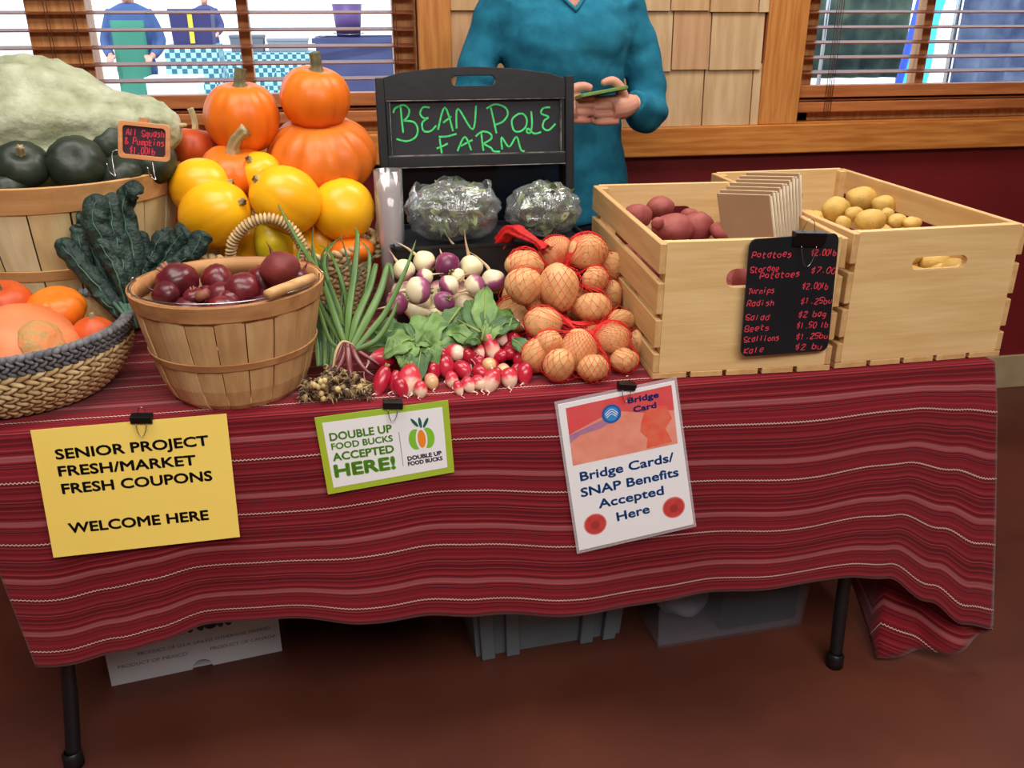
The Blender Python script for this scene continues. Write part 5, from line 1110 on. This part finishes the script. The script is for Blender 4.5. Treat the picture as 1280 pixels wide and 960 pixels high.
# ---------------------------------------------------------------- cardboard and paper signs with binder clips
def sign(name, corners, y, lab, m, th=.0012):
    TL, TR, BR, BL = corners; a = atY(*TL, y); b = atY(*TR, y); F_ = Frame(a, b-a, (0, .085, 1)); t = empty(name); t.matrix_world = F_.M; tag(t, lab, 'sign')
    Q = [F_.px(*c) for c in corners]; w = (Q[1][0]+Q[2][0]-Q[0][0]-Q[3][0])/2; h = (Q[0][1]+Q[1][1]-Q[2][1]-Q[3][1])/2
    mesh('card', *plate([[Q[3], Q[2], Q[1], Q[0]]], th), m, t, False)
    return t, F_, Q
def txt(t, F_, items, m, name='lettering', lift=.0009):
    mb = MB()
    for s, a, b, cap, bold in items:
        A = Vector(F_.px(*a)); B = Vector(F_.px(*b)); ca = cap*mpp(atY(a[0], a[1], 1.44)); L_ = (B-A).length
        mb.add(text(s, 0, L_, 0, ca, bold), Matrix.Translation((A.x, A.y, lift)) @ Matrix.Rotation(math.atan2(B.y-A.y, B.x-A.x), 4, 'Z'))
    return mb.build(name, m, t, False)
def clip(px, py, y, w, lab, tiltz=0, up=1):
    P = atY(px, py, y); s = mpp(P); W = w*s; t = empty('binder_clip', P, (0, R(tiltz), 0)); tag(t, lab, 'clip', 'black binder clips')
    pr = [(-.0045, -.0), (.0045, 0), (.0105, W*.42), (-.0105, W*.42)]
    V = [(sx*W/2, a, b-W*.2) for sx in (-1, 1) for a, b in pr]
    bevel(mesh('clip_body', V, [(0, 1, 2, 3), (7, 6, 5, 4), (0, 4, 5, 1), (1, 5, 6, 2), (2, 6, 7, 3), (3, 7, 4, 0)], mat('clip_black', (14, 14, 16), rough=.35), t, False), .0012)
    for sg_, yy in ((-1, -.0055), (1, .006)):
        Z0 = -W*.2; pts = [(-W*.24, yy, Z0+.001), (-W*.20, yy*1.5, Z0-W*.25), (-W*.08, yy*1.8, Z0-W*.55), (W*.08, yy*1.8, Z0-W*.55), (W*.20, yy*1.5, Z0-W*.25), (W*.24, yy, Z0+.001)] if sg_ < 0 else [(-W*.2, yy, W*.2), (-W*.12, yy*.6, W*.5), (0, yy*.5, W*.58), (W*.12, yy*.6, W*.5), (W*.2, yy, W*.2)]
        mesh('wire_handle', *tube(smooth_path(pts, 4), .0007, 6), M_steel, t)
    return t
YS = 1.446
M_yel = mat('yellow_card', (255, 226, 116), (254, 222, 108), scale=3, rough=.55)
ys, Fy, Qy = sign('yellow_sign', [(38, 538), (283, 517), (300, 671), (67, 697)], YS, 'yellow card with black capitals welcoming senior project coupons', M_yel)
txt(ys, Fy, [('SENIOR PROJECT', (71, 574), (261, 556), 13.5, .05), ('FRESH/MARKET', (74.5, 595), (245, 580.5), 13.5, .05), ('FRESH COUPONS', (79, 617), (265.5, 600), 13.5, .05), ('WELCOME HERE', (87.5, 666), (261, 649), 13.5, .05)], M_ink)
clip(177, 524, YS-.001, 26, 'black binder clip holding the yellow card', 4)
M_lime = mat('lime_border', (150, 196, 70), (172, 190, 50), scale=3, rough=.35)
gs, Fg, Qg = sign('green_sign', [(393, 522), (560, 500), (568, 590), (410, 618)], YS-.003, 'small white card with lime green border and apple-and-carrot emblem', M_lime)
cen = Vector((sum(p[0] for p in Qg)/4, sum(p[1] for p in Qg)/4)); ins = [cen+(Vector(p)-cen)*k for p, k in zip(Qg, (1,)*4)]
def inset(Q, d):
    c = Vector((sum(p[0] for p in Q)/4, sum(p[1] for p in Q)/4)); return [Vector((p[0]+(d if p[0] < c.x else -d), p[1]+(d if p[1] < c.y else -d))) for p in Q]
mesh('white_panel', *xf(zt((0, 0, .0008)), plate([inset(Qg, .0115)[::-1]], .0004)), M_paper, gs, False)
M_gt = mat('lime_ink', (122, 188, 60), rough=.5); M_dk = mat('dark_ink', (60, 56, 84), rough=.5)
txt(gs, Fg, [('DOUBLE UP', (413, 551), (490, 539.5), 10.5, .05), ('FOOD BUCKS', (415, 562), (491, 551), 8.5, .05), ('ACCEPTED', (417, 576), (492.5, 565), 10.5, .06), ('HERE!', (420, 596), (494, 585), 16.5, .08)], M_gt, lift=.0013)
txt(gs, Fg, [('DOUBLE UP', (510, 575.5), (552, 568), 5.5, .07), ('FOOD BUCKS', (510.5, 582), (553, 574.5), 5.2, .07)], M_dk, lift=.0013)
def disc(F_, x, y, rpx, z, sx=1, sy=1, rot=0, n=28):
    c = F_.px(x, y); r = rpx*mpp(atY(x, y, 1.44)); P = [(sx*r*math.cos(2*PI*i/n), sy*r*math.sin(2*PI*i/n)) for i in range(n)]; e = R(rot)
    return [Vector((c[0]+a*math.cos(e)-b*math.sin(e), c[1]+a*math.sin(e)+b*math.cos(e), z)) for a, b in P], [tuple(range(n))]
mb = MB(); mb.add(disc(Fg, 519.5, 549, 12, .0012, .72, 1.15)); mb.add(disc(Fg, 534.5, 547, 12, .0013, .72, 1.15)); mb.build('emblem_apple', mat('apple_green', (128, 196, 50), rough=.5), gs, False)
mesh('emblem_gap', *disc(Fg, 527, 548.5, 14, .0015, .52, 1.1), M_paper, gs, False); mesh('emblem_carrot', *disc(Fg, 527, 548, 12, .0017, .42, 1.0), mat('carrot_orange', (240, 140, 40), rough=.5), gs, False)
mb = MB()
for dx, r_ in ((-7, 35), (0, 5), (7, -30)): mb.add(disc(Fg, 525+dx, 528, 6.5, .0018, .30, 1.1, r_))
mb.build('emblem_leaves', mat('emblem_green', (20, 96, 84), rough=.5), gs, False)
mesh('divider', *ribbon([Fg.px(498.5, 540), Fg.px(504, 582)], .0008, .0013), M_dk, gs, False)
clip(491, 506, YS-.004, 25, 'black binder clip holding the lime-bordered card', 5)
bs, Fb, Qb = sign('white_sign', [(697, 506), (843, 476), (867, 655), (724, 688)], YS-.003, 'laminated white sheet with red picture header and blue lettering', M_paper)
M_lam = bpy.data.materials.new('laminate'); M_lam.use_nodes = True; b_ = M_lam.node_tree.nodes['Principled BSDF']; b_.inputs['Base Color'].default_value = (.8, .75, .8, 1); b_.inputs['Alpha'].default_value = .3; b_.inputs['Roughness'].default_value = .15
mesh('laminate', *xf(zt((0, 0, -.0004)), plate([[Vector(p)+(Vector(p)-Vector((sum(a[0] for a in Qb)/4, sum(a[1] for a in Qb)/4)))*.045 for p in Qb][::-1]], .0004)), M_lam, bs, False)
PQ = [Fb.px(707, 510), Fb.px(839, 481), Fb.px(847, 554), Fb.px(716, 582)]
def uvp(u, v): a = Vector(PQ[0]).lerp(Vector(PQ[1]), u); b = Vector(PQ[3]).lerp(Vector(PQ[2]), u); return a.lerp(b, v)
def patch(P, z, m, name): return mesh(name, [Vector((*uvp(*p), z)) for p in P], [tuple(range(len(P)))], m, bs, False)
patch([(0, 0), (1, 0), (1, 1), (0, 1)], .0009, mat('salmon_print', (236, 156, 136), (230, 140, 120), scale=30, rough=.35), 'picture')
patch([(0, 0), (1, 0), (1, .42), (.72, .36), (.45, .22), (.2, .34), (0, .46)], .0011, mat('red_print', (226, 76, 84), (220, 92, 92), scale=20, rough=.35), 'picture_band')
patch([(0, .47), (.2, .38), (.45, .27), (.5, .33), (.3, .46), (.1, .50), (0, .60)], .0013, mat('violet_print', (156, 116, 166), (190, 130, 150), scale=30, rough=.35), 'picture_streak')
patch([(.68, .5), (.72, .35), (.82, .28), (.93, .32), (.97, .55), (.9, .7), (.95, .95), (.7, .97), (.72, .8), (.66, .66)], .0013, mat('coral_print', (232, 92, 72), (226, 120, 96), scale=40, rough=.35), 'picture_shape')
M_bi = mat('blue_ink', (30, 96, 168), rough=.45)
mesh('emblem', *disc(Fb, 764, 517, 12.5, .0015), M_bi, bs, False); mesh('emblem_center', *disc(Fb, 764, 517, 9.5, .0017), mat('emblem_blue', (60, 140, 214), rough=.4), bs, False)
mb = MB(); 
for k in range(3): mb.add(ribbon(smooth_path([Vector((*Fb.px(756+k, 518+k*2), 0)), Vector((*Fb.px(764, 511+k*3), 0)), Vector((*Fb.px(772-k, 516+k*2), 0))], 5), .0014, .0019))
mb.build('emblem_arches', M_paper, bs, False)
txt(bs, Fb, [('Bridge Cards/', (726, 601), (842, 576), 12, .045), ('SNAP Benefits', (727, 621), (848, 594.5), 12, .045), ('Accepted', (749, 635), (829.5, 617.5), 12, .045), ('Here', (772, 651), (812, 640.5), 12, .045)], M_bi)
txt(bs, Fb, [('Bridge', (785, 504), (823, 496), 7.5, .07), ('Card', (792, 515), (820, 509), 7.5, .07)], mat('header_ink', (60, 60, 140), rough=.5), 'header_lettering', .0016)
for x_, y_ in ((744, 655), (842, 634)):
    mesh('round_stamp', *disc(Fb, x_, y_, 14.5, .0009), mat('stamp_rim', (226, 130, 122), rough=.4), bs, False); mesh('round_stamp', *disc(Fb, x_, y_, 13, .0011), mat('stamp_red', (204, 74, 72), (190, 60, 62), scale=60, rough=.4), bs, False)
    mesh('round_stamp', *disc(Fb, x_, y_+1, 5.5, .0013), mat('stamp_dark', (168, 56, 52), rough=.4), bs, False)
clip(783, 483, YS-.004, 23, 'black binder clip holding the laminated white sheet', 8)
# price board on the left crate
M_slate = mat('price_board_black', (20, 22, 28), (28, 30, 36), scale=6, rough=.4)
PF = Frame(Vector((aL.x, 1.462, TZ+.01)), (1, .0, .0), (0, .02, 1)); pb = empty('price_board'); pb.matrix_world = PF.M; tag(pb, 'black price list board with pink handwriting clipped to the crates', 'sign')
Q = [PF.px(937, 299), PF.px(1049, 291), PF.px(1034, 438), PF.px(925, 446)]; fx = (Q[0][0]+Q[3][0])/2; gx = (Q[1][0]+Q[2][0])/2
rr_ = rrect(0, 1, 0, 1, .07, 5); sh = []
for u, v in rr_: a = Vector(Q[3]).lerp(Vector(Q[2]), u); b = Vector(Q[0]).lerp(Vector(Q[1]), u); sh.append(a.lerp(b, v))
mesh('board', *plate([sh], .004, .0008), M_slate, pb, False)
rg = random.Random(8); mb = MB()
for s, a, b in (('Potatoes', (939, 322), (990, 320.5)), ('$2.00lb', (1013, 319), (1045, 318)), ('Storage', (937, 340), (974, 338)), ('Potatoes', (949, 348), (1000, 345)), ('$7.00', (1013, 341), (1044, 341)), ('Turnips', (934, 367), (968, 366)), ('$2.00lb', (1002, 361), (1035, 360)),
                ('Radish', (933, 383), (968, 381)), ('$1.25bu', (1000, 379), (1040, 379)), ('Salad', (931, 399), (962, 399)), ('$2 bag', (997, 396), (1033, 395)), ('Beets', (930, 414), (962, 412)), ('$1.50 lb', (995, 410), (1035, 408)), ('Scallions', (929, 427), (974, 424)), ('$1.25bu', (994, 424), (1035, 422)), ('Kale', (929, 441), (955, 439)), ('$2 bu', (993, 437), (1028, 435))):
    A = Vector(PF.px(*a)); B = Vector(PF.px(*b)); vf = handwriting(s, 0, (B-A).length, 0, 7.2*.00146, .0017, rg); mb.add(vf, Matrix.Translation((A.x, A.y, .0023)) @ Matrix.Rotation(math.atan2(B.y-A.y, B.x-A.x), 4, 'Z'))
mb.build('lettering', M_pink, pb, False)
clip(1011, 299, 1.463, 42, 'large black binder clip holding the price board on the crate', 3)

# ---------------------------------------------------------------- kraft paper bags in the left crate
M_kraft = mat('kraft_paper', (170, 136, 102), (158, 124, 92), scale=5, rough=.75, bump=.1); M_kraftp = mat('pale_kraft_edge', (206, 190, 164), (184, 166, 140), scale=40, rough=.8, stretch=(1, 1, .2))
nn = Vector((-.80, -.60, 0)); ww = Vector((-.60, .80, 0)); P0 = atY(978, 330, 1.60); P0.z = .885
for i in range(10):
    f = i-4; tip = .04+.016*i; up = (Vector((-.22+.010*i, .04, 1))).normalized(); o_ = P0-nn*(.0102*i)
    W_ = .118; H_ = .178+.003*math.sin(i*2.1)+(.003*i); mb = MB()
    V = []; 
    for th in (-.0032, .0032):
        for a, b in ((0, 0), (W_, 0), (W_, H_-.012), (0, H_)): V.append(ww*a+up*b+nn*th)
    F = [(0, 1, 2, 3), (7, 6, 5, 4), (0, 4, 5, 1), (1, 5, 6, 2), (2, 6, 7, 3), (3, 7, 4, 0)]
    o = mesh('paper_bag', V, F, None, None, False, mats=[M_kraft, M_kraftp], fm=[0, 0, 0, 0, 1, 1]); o.location = o_
    bevel(o, .001, 1)
    mesh('folded_edge', *tube([ww*(-.0005)-nn*.0008, ww*(-.0005)+up*H_*.98-nn*.0008], .0022, 6), M_kraftp, o)
    tag(o, 'brown kraft paper bag with its broad face to the left, first of the upright stack' if i == 0 else ('kraft paper bag at the right end of the upright stack' if i == 9 else '%s paper bag from the left in the upright kraft stack in the left crate' % ('second', 'third', 'fourth', 'fifth', 'sixth', 'seventh', 'eighth', 'ninth')[i-1]), 'paper bag', 'paper bags in the left crate')

# ---------------------------------------------------------------- clear tube, tray, salad bags
def film_mat(name, tint, fac=.10, rough=.10, bd=.008, dif=.10):
    m = bpy.data.materials.new(name); m.use_nodes = True; nt = m.node_tree; N = nt.nodes; L = nt.links; N.remove(N['Principled BSDF'])
    tr = N.new('ShaderNodeBsdfTransparent'); tr.inputs[0].default_value = tint; gl = N.new('ShaderNodeBsdfGlossy'); gl.inputs['Roughness'].default_value = rough; df = N.new('ShaderNodeBsdfDiffuse'); df.inputs[0].default_value = (.75, .8, .85, 1)
    tc = N.new('ShaderNodeTexCoord'); no = N.new('ShaderNodeTexNoise'); no.inputs['Scale'].default_value = 26; no.inputs['Detail'].default_value = 4; no.inputs['Distortion'].default_value = 1.5; L.new(tc.outputs['Object'], no.inputs[0])
    bp = N.new('ShaderNodeBump'); bp.inputs['Strength'].default_value = 1; bp.inputs['Distance'].default_value = bd; L.new(no.outputs[0], bp.inputs['Height']); L.new(bp.outputs[0], gl.inputs['Normal'])
    lw = N.new('ShaderNodeLayerWeight'); lw.inputs[0].default_value = .35; L.new(bp.outputs[0], lw.inputs['Normal'])
    ad = N.new('ShaderNodeMath'); ad.operation = 'MULTIPLY_ADD'; ad.inputs[1].default_value = .5; ad.inputs[2].default_value = fac; L.new(lw.outputs['Facing'], ad.inputs[0])
    m1 = N.new('ShaderNodeMixShader'); L.new(ad.outputs[0], m1.inputs[0]); L.new(tr.outputs[0], m1.inputs[1]); L.new(gl.outputs[0], m1.inputs[2])
    m2 = N.new('ShaderNodeMixShader'); m2.inputs[0].default_value = dif; L.new(m1.outputs[0], m2.inputs[1]); L.new(df.outputs[0], m2.inputs[2]); L.new(m2.outputs[0], N['Material Output'].inputs[0]); return m
M_film = film_mat('plastic_film', (.94, .97, .98, 1)); M_tube = film_mat('clear_tube_plastic', (.95, .95, .97, 1), .06, .08, .0006)
TP = atY(489, 300, 1.95); t = empty('clear_tube', (TP.x, 1.95, TZ+.003)); tag(t, 'tall clear plastic tube with a white roll inside standing beside the squashes', 'tube'); h = atY(488, 214, 1.95).z-TZ
mesh('tube', *lathe([(.0005, .001), (.024, .001), (.026, h*.5), (.030, h*.55), (.0305, h), (.0290, h), (.0285, h*.55), (.0245, h*.5), (.023, .003), (.0005, .003)], 36), M_tube, t)
mesh('roll', *lathe([(.0005, .01), (.021, .01), (.0235, h*.52), (.025, h*.56), (.025, h-.030), (.020, h-.022), (.006, h-.024), (.0055, h-.06), (.0005, h-.06)], 32), mat('white_roll', (226, 214, 206), (214, 200, 196), scale=4, rough=.55), t)
x0 = atY(492, 310, 1.90).x; x1 = atY(735, 310, 1.90).x; TZT = atY(560, 306, 1.90).z; t = empty('plastic_crate', ((x0+x1)/2, 2.005, TZ+.003)); tag(t, 'low black plastic crate under the salad bags', 'crate'); w = (x1-x0)/2; hh = TZT-TZ-.003
for a in ((-w, w, -.105, -.101, 0, hh), (-w, w, .101, .105, 0, hh), (-w, -w+.004, -.101, .101, 0, hh), (w-.004, w, -.101, .101, 0, hh)): mesh('side_wall', *box(*a), M_black, t, False)
mesh('deck', *box(-w+.004, w-.004, -.101, .101, hh-.016, hh-.010), M_black, t, False)
mesh('rim', *plate([rrect(-w-.006, w+.006, -.111, .111, .012), rrect(-w+.003, w-.003, -.102, .102, .008)], .006), M_black, t, False).location.z = hh-.003
M_sal = [mat('salad_%d' % i, a, b, scale=40, rough=.55) for i, (a, b) in enumerate((((132, 152, 84), (110, 132, 66)), ((84, 108, 62), (62, 86, 50)), ((180, 186, 122), (150, 162, 92)), ((104, 84, 62), (72, 66, 50))))]
def salad(C, r, n, lab, seed):
    mb = MB(); g = random.Random(seed)
    for i in range(n):
        d = Vector((g.gauss(0, 1), g.gauss(0, 1), g.gauss(0, 1))).normalized(); rr = g.random()**.25*.84; c = Vector((d.x*r[0]*rr, d.y*r[1]*rr, d.z*r[2]*rr)); e = Euler((g.uniform(0, 6), g.uniform(0, 6), g.uniform(0, 6))).to_matrix().to_4x4(); l = g.uniform(.016, .032); w_ = l*.42
        V = []; 
        for u in range(6):
            tt = u/5; wd = w_*math.sin(PI*min(.97, tt+.06))
            for k in range(3): V.append(Vector((l*(tt-.5)*2, (k-1)*wd, .006*math.sin(tt*5+i)+abs(k-1)*wd*.35)))
        mb.add((V, [(u*3+k, u*3+k+1, u*3+k+4, u*3+k+3) for u in range(5) for k in range(2)]), Matrix.Translation(c) @ e, g.choice((0, 0, 1, 1, 2, 3)))
    o = mb.build('salad_leaves', None, None, mats=M_sal); o.location = C; tag(o, lab, 'salad', kind='stuff'); return o
def film_bag(C, r, lab, seed, opening=None):
    def f(v):
        q = Vector((v.x/r[0], v.y/r[1], v.z/r[2])); k = 1+.16*abs(noise.noise(q*2.1+Vector((seed, 0, 0))))+.10*noise.noise(q*4.3+Vector((seed, 3, 0)))-.07*abs(noise.noise(q*7+Vector((0, seed, 0)))); p = v*k
        p.z = max(p.z, -r[2]*.88); return p
    t = empty('salad_bag', C); tag(t, lab, 'bag', 'clear plastic salad bags'); V, F = ell((0, 0, 0), r, 56, 36, f)
    mesh('film', V, F, M_film, t)
    if opening:
        P = []
        for i in range(41):
            a = 2*PI*i/40; P.append(Vector((opening[0]+opening[3]*math.cos(a), opening[1]+opening[4]*math.sin(a)*.5, opening[2]+opening[4]*.35*math.sin(a)+.008*math.sin(a*5))))
        V = []; m = 7
        for i in range(41):
            a = 2*PI*(i % 40)/40
            for j in range(m):
                b = -1.4+2.8*j/(m-1); o_ = Vector((math.cos(a), .5*math.sin(a), .3*math.sin(a))); V.append(P[i]+o_*(.016*math.cos(b)*(1+.3*math.sin(a*9+j)))+Vector((0, -.3, 1))*(.014*math.sin(b)*(1+.35*math.sin(a*13+seed))))
        mesh('gathered_rim', V, [(i*m+j, i*m+j+1, (i+1)*m+j+1, (i+1)*m+j) for i in range(40) for j in range(m-1)], M_film, t)
    return t
C1 = atY(567, 264, 1.985); s = mpp(C1); salad(C1+Vector((0, 0, .006)), (51*s, .064, 31*s), 420, 'mixed salad greens inside the left plastic bag', 3); film_bag(C1, (57*s, .078, 37*s), 'larger clear plastic bag of salad greens with an open gathered top', 3.1, (-.004, -.015, .040, .078, .045))
C2 = atY(679, 262, 1.985); salad(C2+Vector((.004, 0, .004)), (39*s, .058, 27*s), 300, 'salad greens inside the right plastic bag', 5); film_bag(C2, (46*s, .070, 34*s), 'smaller rounder clear plastic bag of salad greens beside the wooden crate', 8.7)

# ---------------------------------------------------------------- seller behind the table
PX, PY = .600, 2.52
sel = empty('person', (PX, PY, 0)); tag(sel, 'person in teal V-neck sweater standing behind the table with hands joined around a green object', 'person')
M_tealc = mat('teal_knit', (38, 116, 142), (30, 102, 128), scale=30, rough=.95, bump=.35, bscale=420, spec=.15)
body = MB(); head(body, 0, 0, 1.60)
body.add(loft([(0, 0, .95, .13, .09), (0, 0, 1.15, .13, .085), (0, .0, 1.34, .15, .10), (0, .02, 1.42, .115, .075), (0, .03, 1.47, .055, .055)]))
body.add(ell((.0, -.035, 1.395), (.055, .062, .055)))
SWA = {1: [None, None, (.244, -.02, 1.145), (.215, -.085, 1.120), (.152, -.150, 1.158)], -1: [None, None, (-.254, -.045, 1.13), (-.20, -.12, 1.115), (-.105, -.180, 1.138)]}
SH = {1: ((.165, .01, 1.40), (.228, -.02, 1.14), (.135, -.165, 1.160)), -1: ((-.165, .01, 1.40), (-.24, -.05, 1.13), (-.085, -.19, 1.140))}
for s in (1, -1): body.add(limb([(s*.15, .01, 1.39), (s*.218, .004, 1.28), SWA[s][2], SWA[s][3], SWA[s][4]], [.040, .034, .032, .030, .024]))
for s in (-1, 1):
    body.add(limb([(s*.085, 0, .92), (s*.09, 0, .50), (s*.09, .02, .08)], [.07, .046, .035])); body.add(ell((s*.09, -.05, .045), (.042, .12, .042)))
# left hand (picture right): palm below the object, fingers towards picture left, thumb on top
body.add(limb([(.150, -.160, 1.158), (.115, -.186, 1.150), (.078, -.200, 1.146)], [.024, .030, .027]))
fingers(body, (.080, -.206, 1.146), (-1, -.12, -.05), (0, -.12, -1), (0, 1, .05), (.066, .074, .070, .056), (.12, .5, .6), .0080)
body.add(limb([(.118, -.186, 1.172), (.102, -.198, 1.202), (.080, -.204, 1.218), (.058, -.206, 1.214)], [.016, .0135, .0115, .009])); body.add(ell((.058, -.206, 1.214), (.009,)*3))
body.add(limb([(-.100, -.175, 1.140), (-.05, -.196, 1.146), (-.012, -.208, 1.150)], [.024, .030, .027]))
fingers(body, (-.012, -.214, 1.152), (1, -.06, -.06), (0, -.12, -1), (0, 1, 0), (.060, .068, .064, .050), (.1, .55, .6), .0080)
body.add(limb([(-.045, -.196, 1.172), (-.022, -.206, 1.198), (.004, -.212, 1.206), (.024, -.214, 1.200)], [.015, .0135, .0115, .009]))
realize(body, 'body', M_skin, sel, .003, 2)
sw_ = MB(); sw_.add(loft([(0, 0, .83, .200, .135), (0, 0, .90, .196, .132), (0, 0, 1.02, .180, .122), (0, 0, 1.12, .164, .118), (0, -.008, 1.24, .166, .130), (0, -.008, 1.32, .190, .136), (0, .0, 1.39, .185, .112), (0, .015, 1.44, .135, .085), (0, .02, 1.475, .085, .065)], 32))
sw_.add(limb([(.150, .01, 1.40), (.214, .005, 1.28), (.244, -.02, 1.145), (.215, -.085, 1.120), (.152, -.150, 1.158)], [.070, .055, .052, .050, .037], 18))
sw_.add(limb([(-.150, .01, 1.40), (-.225, .0, 1.28), (-.254, -.045, 1.13), (-.20, -.12, 1.115), (-.105, -.180, 1.138)], [.070, .054, .050, .048, .036], 18))
sw_.add(ell((0, -.085, 1.315), (.15, .062, .085), 24, 14))
def folds(c, n):
    a = nz((c.x*6, c.y*4, c.z*10), 1, .010, 3)+nz((c.x*14, c.y*9, c.z*22), 1, .006, 5)
    if c.x > .15 or c.x < -.16: a += .005*math.sin(c.z*70+c.x*40)*max(0, 1-abs(c.z-1.15)/.16)
    return n*a
def vneck(c): return not (c.y < -.02 and c.z > 1.388+abs(c.x-.0)*1.1 and abs(c.x) < .12) and c.z < 1.475
o = realize(sw_, 'sweater', M_tealc, sel, .0065, 4, folds, vneck)
from mathutils.bvhtree import BVHTree
bv = BVHTree.FromPolygons([v.co for v in o.data.vertices], [tuple(p.vertices) for p in o.data.polygons]); NP = []
for i in range(31):
    x_ = -.085+.17*i/30; z_ = 1.386+abs(x_)*1.1; h_ = bv.ray_cast(Vector((x_, -.5, z_-.009)), Vector((0, 1, 0)))[0]
    if h_ and h_.y < -.03: NP.append(Vector((x_, h_.y-.0005, z_-.003)))
mesh('neckband', *tube(NP, .005, 8), M_tealc, o)
tr = MB(); tr.add(loft([(0, 0, .80, .182, .122), (0, 0, .95, .17, .11)]))
for s in (-1, 1): tr.add(limb([(s*.088, 0, .86), (s*.092, 0, .50), (s*.09, .01, .07)], [.096, .07, .062]))
realize(tr, 'trousers', mat('dark_trousers', (26, 30, 42), rough=.9), sel, .012, 3)
hh_ = MB(); hh_.add(ell((0, .018, 1.645), (.085, .10, .105), 20, 14)); hh_.add(ell((0, .07, 1.57), (.075, .05, .10), 16, 12)); realize(hh_, 'hair', M_hair, sel, .01, 2, keep=lambda c: c.z > 1.655 or c.y > .02)
M_gobj = mat('green_case', (112, 140, 70), (88, 118, 54), scale=20, rough=.4)
g = empty('phone'); g.location = (PX+.045, PY-.222, 1.190); g.rotation_euler = (R(-12), R(-8), R(8)); tag(g, 'flat green-cased phone held between both hands', 'phone')
mesh('case', *xf(zt((0, 0, 0)), plate([rrect(-.065, .065, -.035, .035, .010)], .009, .002)), M_gobj, g, False); mesh('screen', *xf(zt((0, 0, -.005)), plate([rrect(-.060, .060, -.031, .031, .007)], .001)), mat('dark_glass', (22, 24, 20), rough=.15), g, False)
